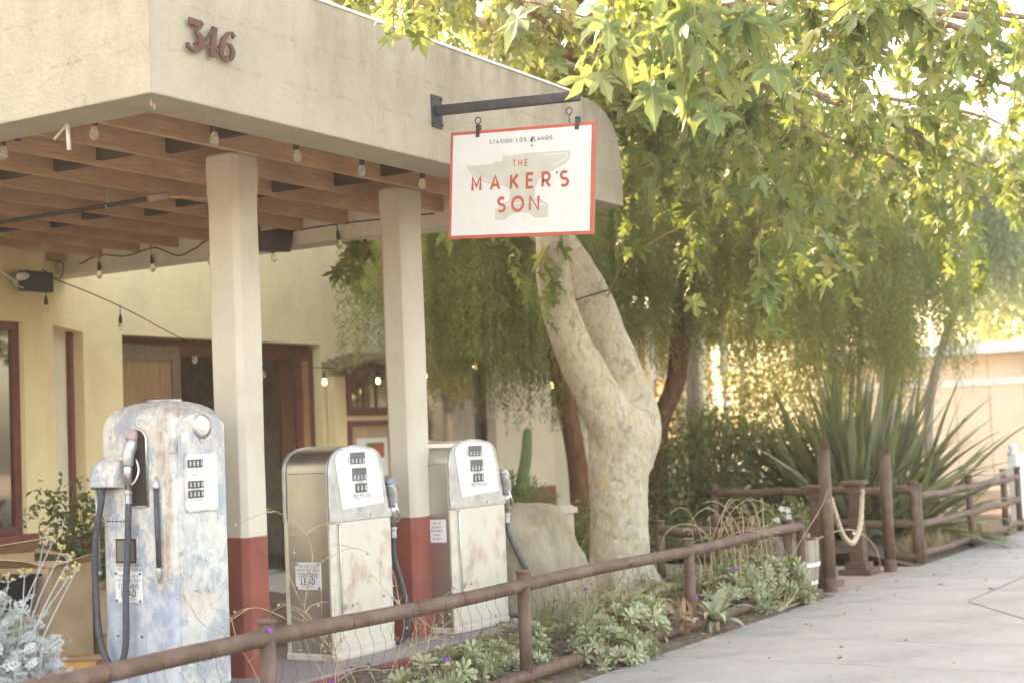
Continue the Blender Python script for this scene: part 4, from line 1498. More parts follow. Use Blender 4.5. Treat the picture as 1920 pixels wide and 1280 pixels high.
tag(MB().tube(smooth_path([(4.2, 5.5, 3.2), (4.35, 5.45, 3.12), (4.45, 5.5, 3.25), (4.5, 5.6, 3.3), (4.3, 5.55, 3.3)], 6), .006, 6).build('loose_cable', 'black'), 'loose loop of black cable by the flood light', 'cable')
string('string of bulbs slung from the office corner across the yellow wall past the doorway',
       [(4.25, 5.5, 3.14), (4.4, 5.2, 3.0), (4.75, 5.0, 2.82), (5.6, 5.0, 2.54), (6.6, 5.0, 2.40), (7.58, 5.0, 2.345), (8.6, 5.0, 2.36), (9.6, 5.0, 2.43), (10.9, 5.0, 2.58), (12.2, 5.1, 2.85)],
       [(4.06, 5.3, 2.86, 0), (4.65, 5.0, 2.70), (5.6, 5.0, 2.43), (6.6, 5.0, 2.30), (7.58, 5.0, 2.235, 1), (8.55, 5.0, 2.255, 1), (9.5, 5.0, 2.33, 1), (10.6, 5.0, 2.46, 1)], .1, .005)
string('short string of small bulbs hanging near the end of the white wall',
       [(10.9, 4.6, 2.62), (11.1, 4.6, 2.42), (11.3, 4.6, 2.33), (11.55, 4.6, 2.29), (11.8, 4.6, 2.29), (12.05, 4.6, 2.36), (12.3, 4.6, 2.55), (12.5, 4.6, 2.75)],
       [(10.98, 4.6, 2.46), (11.14, 4.6, 2.34), (11.3, 4.6, 2.26), (11.47, 4.6, 2.22), (11.64, 4.6, 2.20), (11.82, 4.6, 2.21, 1), (12.05, 4.6, 2.30, 1), (12.28, 4.6, 2.46)], .05, .004)

# ------------------------------------------------------------ pipe fences
def pipe_fence(label, a, b, posts, rails, r=.045, ph=.71, caps=True, seams=True, mesh=False, ext=(0, 0)):
    a, b = Vector(a + (0,)), Vector(b + (0,))
    d = (b - a)
    L = d.length
    d.normalize()
    t = thing('pipe_fence', label, 'fence', a, 0, 'rusty pipe fences')
    for q in posts:
        p = d * q
        po_ = MB().tube([(p.x, p.y, -.1), (p.x, p.y, ph - .012)], r * .97, 14).build('post', 'pipe', t, True)
        if caps:
            MB().lathe([(r * .8, ph - .022), (r * 1.2, ph - .012), (r * 1.22, ph), (r * 1.1, ph + .004)], 14, (p.x, p.y, 0)).build('cap', 'pipe', po_)
    for z in rails:
        p0, p1_ = d * (posts[0] - ext[0]), d * (posts[-1] + ext[1])
        n = 24
        pts = []
        for i in range(n + 1):
            q = p0.lerp(p1_, i / n)
            pts.append((q.x, q.y, z + .008 * math.sin(i * .9)))
        ra = MB().tube(pts, r, 14).build('rail', 'pipe', t, True)
        if seams:
            q = posts[0] + .35
            while q < posts[-1]:
                if all(abs(q - k) > .12 for k in posts):
                    c = d * q
                    MB().tube([(c.x - d.x * .005, c.y - d.y * .005, z), (c.x + d.x * .005, c.y + d.y * .005, z)], r * 1.045, 14, False).build('weld_ring', 'number', ra)
                q += R.uniform(.42, .62)
    if mesh:
        mb = MB()
        x = 0
        while x < L:
            pts = []
            for i in range(10):
                z = rails[-1] + (rails[0] - rails[-1]) * i / 9
                s_ = .022 * (1 if (i // 2) % 2 else -1)
                c = d * (x + s_ + R.uniform(-.006, .006))
                pts.append((c.x, c.y - .045 + R.uniform(-.006, .006), z))
            mb.tube(pts, .0012, 3, False)
            x += .105
        o = mb.build('wire_netting', 'number', t)
        o['kind'] = 'stuff'
    return t


pipe_fence('low rusty pipe fence with wire netting along the sidewalk before the pumps', (-1.95, -.23), (7.66, -.23), [0, 2.39, 4.78, 7.22, 9.61], (.625, .075), r=.041, ph=.715, mesh=True, ext=(2, 0))
pipe_fence('short rusty pipe fence running back beside the sycamore trunk', (7.62, 1.13), (7.62, -.12), [0, 1.25], (.585, .12), ph=.69, seams=False)
pipe_fence('rusty pipe fence running back from the sidewalk before the flax plant', (10.87, 1.98), (10.87, -.33), [0, 2.31], (.78, .42, .07), ph=.87, seams=False)
pipe_fence('rusty three rail pipe fence along the sidewalk before the flax plant', (10.9, -.36), (15.6, -.36), [0, 2.15, 3.9, 4.7], (.70, .40, .09), ph=.84, seams=False, r=.042)
cl = MB()
for x_, y_, top in ((8.17, -.30, 1.28), (10.03, -.29, 1.19)):
    t = thing('gate_post', 'tall rusty gate post with wire ball finial ' + ('beside the barrel planter' if x_ < 9 else 'nearer the flax plant'), 'post', (x_, y_, 0), group='tall gate posts with wire finials')
    MB().tube([(0, 0, -.05), (0, 0, top)], .058, 16).build('shaft', 'pipe', t, True)
    MB().lathe([(.066, -.02), (.068, .0), (.066, .10), (.06, .12)], 16).build('foot', 'pipe', t, True)
    MB().lathe([(.06, top), (.065, top + .005), (.06, top + .012)], 16).build('cap', 'pipe', t)
    for k in range(4):
        a = k * math.pi / 4
        rg = [(.042 * math.cos(q) * math.cos(a), .042 * math.cos(q) * math.sin(a), top + .058 + .05 * math.sin(q)) for q in np.linspace(0, 2 * math.pi, 17)]
        MB().tube(rg, .004, 5, False).build('finial_ring', 'number', t)
    MB().tube([(0, 0, top + .10), (0, 0, top + .125)], .007, 6).build('finial_tip', 'number', t)
    MB().tube([(.05, -.04, top - .02), (.085, -.06, top - .05), (.085, -.06, top - .16)], .007, 6).build('hook', 'number', t)
for x_, y_, top, lb in ((8.55, -.08, .95, 'brown wooden rope stanchion hidden behind the tall gate post'), (9.74, -.06, .94, 'brown wooden rope stanchion with stepped base in the gateway')):
    t = thing('rope_stanchion', lb, 'stanchion', (x_, y_, 0), group='wooden rope stanchions')
    MB().box(-.17, .17, -.17, .17, -.002, .05).build('base', 'pipe', t, bevel=.006)
    MB().box(-.115, .115, -.115, .115, .05, .12).build('base_step', 'pipe', t, bevel=.006)
    MB().add([(-.075, -.075, .12), (.075, -.075, .12), (.075, .075, .12), (-.075, .075, .12), (-.055, -.055, top - .12), (.055, -.055, top - .12), (.055, .055, top - .12), (-.055, .055, top - .12)], [(0, 3, 2, 1), (4, 5, 6, 7), (0, 1, 5, 4), (1, 2, 6, 5), (2, 3, 7, 6), (3, 0, 4, 7)]).build('shaft', 'pipe', t, bevel=.005)
    MB().box(-.08, .08, -.08, .08, top - .12, top - .045).build('head', 'pipe', t, bevel=.005)
    MB().box(-.115, .115, -.115, .115, top - .045, top).build('cap', 'pipe', t, bevel=.006)
    MB().lathe([(.018, -.088), (.014, -.078)], 10, (0, 0, top - .085), 'y').build('eyelet', 'black_metal', t)
rope = thing('barrier_rope', 'thick pale rope sagging between the gateway stanchions', 'rope', (9.15, -.15, .4))
rp = smooth_path([(-.55, -.05, .42), (-.50, -.06, .30), (-.32, -.06, .08), (-.08, -.05, -.03), (.14, -.03, -.03), (.36, -.02, .10), (.51, -.0, .34), (.55, .0, .44)], 8)
for ph_ in (0, 2.09, 4.19):
    tw = []
    for i, p in enumerate(rp):
        a = i * .9 + ph_
        tw.append(p + Vector((.3 * math.cos(a), math.cos(a), math.sin(a))) * .013)
    MB().tube(tw, .017, 7).build('strand', 'rope', rope, True)


# ------------------------------------------------------------ barrel and pots
def barrel(label, loc, r=.29, h=.5, n=18, pale=True):
    t = thing('barrel_planter', label, 'planter', loc, group='wooden barrel planters')
    for k in range(n):
        a0, a1 = 2 * math.pi * k / n + .012, 2 * math.pi * (k + 1) / n - .012
        vs = []
        for z, q in ((0, .84), (h * .35, .95), (h * .7, .995), (h, 1.0)):
            for a, e in ((a0, 0), (a1, 0), (a1, -.025), (a0, -.025)):
                vs.append(((r * q + e) * math.cos(a), (r * q + e) * math.sin(a), z + (.004 * math.sin(k * 5.1) if z == h else 0)))
        fs = [(0, 3, 2, 1), (12, 13, 14, 15)] + [(i * 4 + j, i * 4 + (j + 1) % 4, i * 4 + 4 + (j + 1) % 4, i * 4 + 4 + j) for i in range(3) for j in range(4)]
        MB().add(vs, fs).build('stave', 'barrel_wood', t)
    for z, q in ((.10, .885), (h * .52, .975)):
        MB().lathe([(r * q - .002, z), (r * q + .006, z), (r * (q + .018) + .006, z + .035), (r * (q + .018) - .002, z + .035)], 28).build('hoop', 'concrete_white', t)
    MB().lathe([(r * .93, h - .07), (r * .9, h - .05)], 18).build('soil', 'soil', t)
    return t


M['barrel_wood'] = wood('barrel_wood', C(.22, .17, .125), C(.42, .35, .28), (10, 10, 1))
barrel('weathered half barrel planter with white hoops at the end of the fence', (7.86, -.02, .0), .29, .5)
barrel('small grey half barrel planter standing in the gateway', (10.15, .75, .0), .24, .38, 14)
tr = thing('planter_trough', 'beige wooden trough planter behind the boulder', 'planter', (7.85, 2.75, 0))
MB().box(-.30, .30, -.42, .42, .05, .82).build('trough', 'beige', tr, bevel=.01)
MB().box(-.33, .33, -.45, .45, .74, .80).build('rim', 'beige', tr, bevel=.008)

# ------------------------------------------------------------ boulder
bo = MB()
bm = bmesh.new()
bmesh.ops.create_icosphere(bm, subdivisions=5, radius=1)
from mathutils import noise as mn
for v in bm.verts:
    p = v.co.copy()
    q4 = (abs(p.x) ** 3.2 + abs(p.y) ** 3.2 + abs(p.z) ** 3.2) ** (1 / 3.2)
    p *= .93 / q4
    for ax, lim in (((1, .15, .1), .80), ((-.9, -.35, .2), .82), ((.1, -1, .25), .72), ((.25, .2, 1), .86), ((.75, -.3, .75), .86), ((-.5, -.2, .95), .92)):
        n_ = Vector(ax).normalized()
        dd = p.dot(n_)
        if dd > lim:
            p -= n_ * (dd - lim) * .85
    p *= 1 + .10 * mn.noise(v.co * 1.6) + .035 * mn.noise(v.co * 5) + .012 * mn.noise(v.co * 15)
    v.co = (p.x * .62, p.y * .54, p.z * .72)
me = bpy.data.meshes.new('boulder')
bm.to_mesh(me)
bm.free()
o = link('boulder', me, 'rock', None, True)
o.location = (4.99, 1.05, .33)
tag(o, 'large pale brown boulder between the last pump and the tree', 'boulder')

# ------------------------------------------------------------ cardboard boxes
def carton(label, loc, rz, w, d, h, flaps=True, mat='cardboard', mark=False):
    t = thing('cardboard_box', label, 'box', loc, rz, 'cardboard boxes behind the old pump')
    e = .006
    MB().box(-w / 2, w / 2, -d / 2, -d / 2 + e, 0, h).box(-w / 2, w / 2, d / 2 - e, d / 2, 0, h).box(-w / 2, -w / 2 + e, -d / 2 + e, d / 2 - e, 0, h).box(w / 2 - e, w / 2, -d / 2 + e, d / 2 - e, 0, h).box(-w / 2 + e, w / 2 - e, -d / 2 + e, d / 2 - e, 0, e).build('carton', mat, t)
    if flaps:
        for sx, ang in ((-1, 25), (1, 15)):
            q = rad(ang)
            x0 = sx * w / 2
            x1 = x0 + sx * w * .48 * math.cos(q)
            z1 = h + w * .48 * math.sin(q) * (1 if sx < 0 else -.3)
            MB().add([(x0, -d / 2, h), (x0, d / 2, h), (x1, d / 2, z1), (x1, -d / 2 + .03, z1 - .03), (x0, -d / 2, h + e), (x0, d / 2, h + e), (x1, d / 2, z1 + e), (x1, -d / 2 + .03, z1 + e - .03)],
                     [(0, 3, 2, 1), (4, 5, 6, 7), (0, 1, 5, 4), (1, 2, 6, 5), (2, 3, 7, 6), (3, 0, 4, 7)]).build('flap', mat, t)
        q = rad(35)
        MB().add([(-w / 2, -d / 2, h), (w / 2, -d / 2, h), (w / 2 - .02, -d / 2 - d * .4 * math.cos(q), h + d * .3 * math.sin(q)), (-w / 2 + .02, -d / 2 - d * .4 * math.cos(q), h + d * .15 * math.sin(q))], [(0, 1, 2, 3)]).build('flap', mat, t).modifiers.new('s', 'SOLIDIFY').thickness = .006
    else:
        MB().box(-w / 2, w / 2, -d / 2, d / 2, h, h + .006).build('lid', mat, t)
        MB().box(-.03, .03, -d / 2 - .002, d / 2, h + .006, h + .008).build('tape', 'rope', t)
    if mark:
        mb = MB()
        fn3 = lambda a, b, hh: (-w / 2 - .001 - hh, -a, b)
        text(mb, '12', .05, .12, fn3, -d * .28, h * .2, .3, .8)
        for i in range(3):
            mb.box(-w / 2 - .0014, -w / 2 - .001, -d * .3 + i * .02, -d * .05 + i * .02, h * (.52 - .03 * i), h * (.53 - .03 * i))
        strokes_mesh(mb, [[(-d * .3, h * .62), (-d * .3, h * .85), (-d * .08, h * .85), (-d * .08, h * .62), (-d * .3, h * .62)]], [.003], fn3)
        mb.build('printing', 'ink_grey', t)
    return t


carton('closed brown cardboard box with small printed marks beside the old pump', (1.90, 2.42, .40), rad(-8), .42, .5, .28, True, mark=True)
carton('brown cardboard box lying under the printed box', (1.95, 2.48, .06), rad(6), .5, .62, .335, False)
carton('tall open cardboard box with curled flaps behind the dusty plant', (1.38, 2.42, .06), rad(10), .42, .5, .80, True)
carton('open cardboard box with raised flaps at the picture edge', (1.45, 3.05, .06), rad(-20), .55, .5, .86, True)
carton('small orange cardboard box low beside the pump base', (1.30, 1.98, .06), rad(30), .34, .3, .25, False, 'orange_card')
bx_ = thing('black_crate', 'black plastic crate resting on the open cartons behind the dusty plant', 'crate', (.82, 2.30, .60), rad(12))
MB().add([(-.24, -.2, 0), (.24, -.2, 0), (.24, .2, 0), (-.24, .2, 0), (-.28, -.24, .22), (.28, -.24, .22), (.28, .24, .22), (-.28, .24, .22)], [(0, 3, 2, 1), (4, 5, 6, 7), (0, 1, 5, 4), (1, 2, 6, 5), (2, 3, 7, 6), (3, 0, 4, 7)]).build('crate_body', 'black', bx_, bevel=.02)
MB().box(-.29, .29, -.25, .25, .22, .235).build('crate_lid', 'black', bx_, bevel=.006)
carton('plain cardboard box holding up the black crate', (.82, 2.30, .06), rad(8), .5, .44, .53, False)

# ------------------------------------------------------------ small plant meshes (triangles: verts, faces)
def leaf_sycamore(droop=.25, seed=0):
    q = random.Random(seed)
    half = [(.0, .02), (.07, -.05), (.20, -.08), (.30, -.02), (.45, -.03), (.36, .10), (.24, .17), (.21, .23), (.36, .33), (.43, .36), (.53, .62), (.38, .57), (.28, .52), (.14, .44), (.17, .60), (.20, .68), (.10, .80), (.0, 1.05)]
    pts = [(x * q.uniform(.92, 1.08), y) for x, y in half]
    out = pts + [(-x * q.uniform(.92, 1.06), y) for x, y in half[-2:0:-1]]
    vs = [(0, .30, .0)]
    for x, y in out:
        r = math.hypot(x, y - .3)
        z = -droop * r * r * 1.1 + .14 * abs(x) * (1 if q.random() > .2 else .2) - .02 + q.uniform(-.05, .05) + .10 * x * (seed % 3 - 1)
        vs.append((x, y, z))
    n = len(out)
    fs = [(0, 1 + i, 1 + (i + 1) % n) for i in range(n)]
    # petiole
    k = len(vs)
    vs += [(-.008, .03, 0), (.008, .03, 0), (.004, -.30, .06), (-.004, -.30, .06)]
    fs += [(k, k + 1, k + 2), (k, k + 2, k + 3)]
    return vs, fs


def leaf_simple(w=.4, fold=.12):
    vs = [(0, 0, 0), (w / 2, .45, fold), (0, .5, 0), (-w / 2, .45, fold), (0, 1, -.05)]
    return vs, [(0, 1, 2), (0, 2, 3), (1, 4, 2), (2, 4, 3)]


def leaf_blade(bend, n=8, w=.035, fold=.35):
    """flax blade of unit length along +y, V folded, bending towards -z"""
    vs, fs = [], []
    y = z = 0
    for i in range(n + 1):
        t = i / n
        a = bend * t * t
        ww = w * (.75 + .5 * math.sin(math.pi * min(1, t * 1.1))) * (1 if t < .6 else max(0.02, (1 - t) / .4) ** .7)
        nx, nz = math.sin(a), math.cos(a)
        vs += [(-ww, y + nx * fold * ww, z + nz * fold * ww), (0, y, z), (ww, y + nx * fold * ww, z + nz * fold * ww)]
        y += math.cos(a) / n
        z -= math.sin(a) / n
    for i in range(n):
        b = i * 3
        for j in (0, 1):
            fs += [(b + j, b + j + 1, b + j + 4), (b + j, b + j + 4, b + j + 3)]
    return vs, fs


def tri_mesh(name, vf, mat, smooth=True):
    me = bpy.data.meshes.new(name)
    me.from_pydata([tuple(v) for v in vf[0]], [], [tuple(f) for f in vf[1]])
    me.materials.append(M[mat])
    if smooth:
        me.polygons.foreach_set('use_smooth', [True] * len(me.polygons))
    return me


CAM = np.array([-5.09, -4.98, 1.55])
FW = np.array(fw)
RT = np.array(rr)
UP = np.array(uu)


def unit(v):
    v = np.asarray(v, float)
    return v / (np.linalg.norm(v) + 1e-9)


def rvec(s=1.0):
    return rng.normal(size=3) * s


def place(name, me, m4, parent, loc):
    o = bpy.data.objects.new(name, me)
    COL.objects.link(o)
    o.parent = parent
    m = m4.copy()
    m[:3, 3] -= np.asarray(loc)
    o.matrix_basis = Matrix(m.tolist())
    return o


# ------------------------------------------------------------ sycamore
SYC = (6.86, 1.17, .1)
sy = thing('sycamore_tree', 'large sycamore with pale mottled forked trunk beside the boulder', 'tree', SYC)
S0 = Vector(SYC)
limbA = [(6.86, 1.17, 1.2), (6.82, 1.10, 1.45), (6.625, 1.25, 1.964), (6.457, 1.379, 2.394), (6.339, 1.427, 2.817), (6.274, 1.394, 3.186), (6.255, 1.363, 3.7), (6.224, 1.342, 4.307), (6.191, 1.318, 4.961), (6.131, 1.328, 5.7), (6.0, 1.1, 6.8)]
rA = [.24, .25, .195, .17, .158, .148, .145, .14, .13, .115, .08]
limbB = [(6.95, 1.09, 1.25), (7.08, 1.06, 1.62), (7.13, 1.32, 2.354), (7.10, 1.52, 2.905), (7.02, 1.74, 3.32), (6.99, 2.10, 3.73), (6.95, 2.2, 4.609), (6.95, 2.2, 5.336), (7.2, 2.4, 6.6)]
rB = [.23, .23, .188, .172, .158, .142, .138, .125, .08]
trunk = [(6.86, 1.17, -.1), (6.86, 1.17, .12), (6.855, 1.165, .35), (6.845, 1.155, .75), (6.835, 1.13, 1.15), (6.87, 1.09, 1.5), (6.93, 1.06, 1.72)]
rT = [.35, .305, .275, .258, .270, .31, .22]
mb = MB()
for pts, rs in ((trunk, rT), (limbA, rA), (limbB, rB)):
    sp_ = [p - S0 for p in smooth_path(pts, 5)]
    mb.tube(sp_, lerp_list(rs, len(sp_)), 20)
for a in range(6):
    th = a * 1.05 + .4
    mb.tube([Vector((.20 * math.cos(th), .20 * math.sin(th), .22)), Vector((.36 * math.cos(th), .36 * math.sin(th), .04)), Vector((.58 * math.cos(th), .58 * math.sin(th), -.05))], [.12, .075, .04], 10)
mb.sphere((.21, -.10, 1.50), .19, 14, 8, (1, .9, 1.2))
tk = mb.build('trunk', 'bark', sy, True)
md = tk.modifiers.new('fuse', 'REMESH')
md.mode = 'VOXEL'
md.voxel_size = .026
md.use_smooth_shade = True
md = tk.modifiers.new('soften', 'SMOOTH')
md.iterations = 6
md.factor = .5
tx = bpy.data.textures.new('bark_lumps', 'CLOUDS')
tx.noise_scale = .22
md = tk.modifiers.new('lumps', 'DISPLACE')
md.texture = tx
md.strength = .035
md.mid_level = .5
# wire round the rear limb
MB().tube([Vector((7.02 + .19 * math.cos(q) - 6.86, 1.38 + .19 * math.sin(q) - 1.17, 2.80 - .1 + .05 * math.cos(q + .8))) for q in np.linspace(0, 2 * math.pi, 20)], .008, 5, False).build('tie_wire', 'black_metal', sy)

br_starts = {'A': Vector((6.191, 1.318, 4.961)), 'A2': Vector((6.131, 1.328, 5.7)), 'B': Vector((6.95, 2.2, 5.336)), 'A3': Vector((6.0, 1.1, 6.8)), 'B2': Vector((7.2, 2.4, 6.6))}
branches = [  # the highest ones lie out of view, added to shade the crown
    ('A', [(4.6, -.4, 5.2), (3.0, -1.7, 4.9), (1.9, -2.3, 4.35), (1.15, -2.35, 3.85)]),
    ('A', [(5.4, -.3, 5.0), (4.9, -1.6, 4.7), (4.4, -2.8, 4.3), (4.1, -3.7, 3.9)]),
    ('A2', [(6.6, -.2, 5.5), (6.8, -1.6, 5.0), (7.0, -2.9, 4.5), (7.1, -4.0, 4.1)]),
    ('A2', [(7.6, .2, 5.4), (8.6, -.9, 5.0), (9.6, -2.0, 4.6), (10.4, -2.9, 4.2)]),
    ('B', [(8.0, 1.5, 5.2), (9.4, .6, 4.9), (10.8, -.2, 4.6), (12.2, -1.0, 4.2)]),
    ('B', [(7.9, 2.6, 5.6), (9.3, 2.8, 5.6), (10.8, 2.6, 5.3), (12.4, 2.2, 4.9)]),
    ('B', [(6.9, 3.2, 5.9), (6.6, 4.2, 6.2), (6.2, 5.0, 6.3)]),
    ('A2', [(5.4, 2.2, 6.0), (4.6, 3.0, 6.3), (3.8, 3.6, 6.3)]),
    ('A3', [(4.6, .6, 7.0), (3.0, .0, 6.8), (1.6, -.6, 6.2)]),
    ('A3', [(5.5, -1.0, 7.2), (5.0, -2.6, 6.8), (4.8, -4.0, 6.2)]),
    ('B2', [(8.6, 1.8, 7.0), (10.4, 1.0, 6.8), (12.0, .4, 6.3)]),
    ('B2', [(8.0, 3.4, 7.0), (9.0, 4.2, 6.8)]),
    ('A', [(6.0, .3, 4.4), (5.9, -.4, 4.1), (6.0, -.9, 3.75)]),
    ('A', [(5.7, .3, 4.6), (5.2, -.6, 4.3), (5.3, -1.3, 3.8)]),
    ('B', [(7.6, 1.2, 4.7), (8.0, .2, 4.2), (8.3, -.5, 3.7)]),
    ('A', [(6.6, .6, 4.6), (6.9, -.6, 4.4), (7.3, -1.5, 3.95)]),
    ('A2', [(9.0, -1.8, 5.2), (10.5, -3.2, 4.9), (12.2, -4.0, 4.5)]),
    ('B', [(9.5, .8, 5.1), (11.5, -.6, 5.0), (13.6, -1.8, 4.6)]),
    ('A', [(5.9, .9, 4.2), (5.3, 1.9, 3.75), (4.98, 2.45, 3.35)]),
    ('A2', [(5.0, 1.0, 5.6), (3.2, .2, 4.9), (1.9, -.35, 4.25), (1.36, -.5, 3.95)]),
    ('A2', [(5.4, 1.6, 5.5), (4.6, 2.0, 5.5), (3.8, 2.4, 5.3)]),
    ('A', [(5.6, 1.0, 5.0), (5.0, .8, 4.9), (4.3, .5, 4.75)]),
    ('B', [(6.3, 2.6, 5.6), (5.6, 3.2, 5.6), (5.0, 3.8, 5.6)]),
    ('A', [(6.3, .9, 4.7), (6.1, .6, 4.6), (5.7, .3, 4.55)]),
    ('A2', [(4.6, .9, 5.9), (3.4, .6, 5.5), (2.4, .5, 5.0)]),
    ('B2', [(8.6, .4, 7.8), (10.0, -1.6, 7.6), (11.4, -3.2, 7.0)]),
    ('A2', [(7.4, -1.0, 5.2), (8.2, -2.4, 4.6), (8.8, -3.6, 4.0)]),
    ('B', [(8.6, .8, 4.8), (9.4, -.4, 4.3), (9.8, -1.4, 3.8)]),
    ('B', [(9.6, 1.6, 5.0), (11.2, .8, 4.5), (12.4, .2, 4.0)]),
    ('A', [(5.4, -.6, 4.7), (4.2, -2.0, 4.3), (3.2, -2.9, 3.9)]),
]
twigs = MB()
leafM = []
brp = []
for st, pts in branches:
    full = [br_starts[st]] + [Vector(p) for p in pts]
    sp_ = smooth_path(full, 6)
    n = len(sp_)
    jit = [p + Vector((R.uniform(-.04, .04), R.uniform(-.04, .04), R.uniform(-.03, .03))) * (1 if 0 < i < n - 1 else 0) for i, p in enumerate(sp_)]
    twigs.tube([p - S0 for p in jit], lerp_list([.055, .04, .025, .012], n), 7)
    brp.append(jit)


def spray(start, direc, length, nleaf, size=.22, droop=1.0, r0_=.008):
    """a twig that starts along direc and sags, with leaves along it"""
    p = np.array(start, float)
    d = unit(direc)
    seg = 8
    pts = [p.copy()]
    for i in range(seg):
        d = unit(d + np.array([0, 0, -.28 * droop]) + rvec(.10))
        p = p + d * length / seg
        pts.append(p.copy())
    twigs.tube([Vector(q) - S0 for q in pts], list(np.linspace(r0_, .0025, len(pts))), 4, False)
    for k in range(nleaf):
        t = .12 + .88 * (k + rng.random() * .6) / nleaf
        f = min(t * seg, seg - 1e-3)
        i = int(f)
        q = pts[i] * (1 - (f - i)) + pts[i + 1] * (f - i)
        out = unit(rvec() * np.array([1, 1, .45]))
        yd = unit(out * .75 + np.array([0, 0, -.75]) + d * .2)
        nrm = unit(out * .85 + np.array([0, 0, .8]) + rvec(.45))
        s = size * rng.uniform(.45, 1.25)
        q2 = q + yd * s * .30
        leafM.append(frame(q2, yd, nrm, s, s * rng.uniform(.8, 1.05)))


# general cover along the branches
for bi, jit in enumerate(brp):
    n = len(jit)
    dens = 18 if bi not in (6, 7, 8, 9, 10, 11) else 14
    if bi == 18:
        dens = 5
    if bi == 19:
        dens = 0
    for k in range(dens):
        t = rng.uniform(.25, 1.0)
        i = min(int(t * (n - 1)), n - 2)
        base_p = np.array(jit[i].lerp(jit[i + 1], rng.random()))
        out = unit(rvec() * np.array([1, 1, .35]))
        spray(base_p, out + np.array([0, 0, .15]), rng.uniform(.6, 1.5), int(rng.uniform(10, 19)), rng.uniform(.155, .21), rng.uniform(.6, 1.2))
# deliberate sprays
for s_, d_, l_, n_, z_ in [
    ((1.15, -2.35, 3.85), (.05, .05, -1), .85, 16, .27), ((1.15, -2.33, 3.75), (-.3, .45, -.25), .55, 10, .26), ((1.15, -2.32, 3.6), (-.35, .55, -.2), .6, 9, .26), ((1.2, -2.4, 3.6), (.4, -.4, -.4), .45, 7, .25), ((1.0, -2.1, 3.8), (-.2, .5, -.3), .5, 8, .25), ((.95, -2.0, 3.55), (-.2, .4, -.6), .4, 7, .24),
    ((1.36, -.5, 3.95), (-.3, .3, -.5), .28, 5, .18), ((1.37, -.5, 3.95), (.3, .1, -.6), .26, 4, .18), ((1.6, -.42, 4.08), (0, 0, -.5), .3, 5, .18), ((4.3, .5, 4.75), (-.5, -.5, -.4), .8, 12, .2), ((3.8, .9, 5.0), (-.3, -.6, -.6), .9, 12, .2), ((2.9, .5, 4.9), (-.1, -.5, -.7), .8, 11, .19), ((5.2, .3, 4.6), (-.3, -.6, -.4), .7, 11, .2), ((2.4, .4, 4.9), (-.4, -.6, -.6), .9, 11, .19),
    ((6.0, -.9, 3.75), (.2, -.3, -.6), 1.1, 15, .22), ((5.3, -1.3, 3.8), (0, .3, -.9), 1.5, 16, .22), ((5.25, -.95, 3.0), (-.1, .2, -1), .7, 11, .22),
    ((8.3, -.5, 3.7), (.2, -.2, -.8), 1.0, 15, .22), ((7.3, -1.5, 3.95), (.1, -.2, -.8), .9, 14, .22), ((5.9, -.2, 3.9), (0, .1, -1), .9, 13, .22), ((5.7, .3, 3.9), (0, .1, -1), .9, 12, .22), ((6.2, -.6, 3.6), (.3, -.5, -.5), .9, 12, .22),
    ((6.35, 1.25, 3.3), (-.8, .25, -.2), .75, 7, .22), ((6.3, 1.28, 2.95), (-.8, .2, -.1), .65, 6, .23), ((4.98, 2.45, 3.35), (-.1, .1, -1), .5, 9, .21), ((4.95, 2.4, 3.4), (-.2, .4, -.6), .5, 8, .21), ((5.1, 2.2, 3.4), (.1, -.2, -.8), .5, 8, .21),
    ((6.5, .4, 3.9), (.2, -.3, -1), 1.3, 14, .22), ((7.4, -.3, 3.9), (.2, -.1, -1), 1.2, 15, .22), ((7.9, .1, 3.9), (.2, -.1, -1), 1.3, 15, .22), ((6.8, -1.9, 4.1), (0, 0, -1), .9, 13, .22),
]:
    spray(s_, d_, l_, int(n_ * 1.2), z_ * .88, .8, .007)
# long bare arching twigs
twigs.tube([Vector(p) - S0 for p in smooth_path([(6.9, 1.2, 2.75), (6.75, .9, 3.05), (6.6, .3, 3.25), (6.4, -.2, 3.15), (6.3, -.6, 2.85), (6.28, -.7, 2.7)], 6)], .007, 4, False)
twigs.tube([Vector(p) - S0 for p in smooth_path([(1.12, -2.3, 3.9), (1.14, -2.33, 3.5), (1.12, -2.29, 3.3), (1.15, -2.31, 3.15)], 6)], .006, 5, False)
tw_o = twigs.build('twigs', 'twig', sy)
tw_o['kind'] = 'stuff'
leafM = np.array(leafM)
rel = leafM[:, :3, 3] - CAM
dep = rel @ FW
u_ = rel @ RT / dep * 2800
v_ = rel @ UP / dep * 2800
inside = (np.abs(u_) < 970) & (np.abs(v_) < 650) & (dep > 1)
size_ = np.where(inside, np.linalg.norm(leafM[:, :3, 1], axis=1) / dep, 0)
order = np.argsort(-size_)
near_i, rest_i = order[:300], order[300:]
lv = [leaf_sycamore(d_, k_) for k_, d_ in enumerate((.30, .55, .05, .9, -.25, .4))]
lmes = [tri_mesh('leaf', q, 'leaf_near', False) for q in lv]
for k, i in enumerate(near_i):
    place('leaf', lmes[k % 6], leafM[i], sy, SYC)
for k in range(6):
    sel = rest_i[k::6]
    mm = leafM[sel].copy()
    mm[:, :3, 3] -= np.array(SYC)
    me = scatter_mesh('crown', lv[k][0], lv[k][1], mm)
    o = link('crown', me, 'leaf', sy)
    o['kind'] = 'stuff'
print('sycamore leaves', len(leafM))


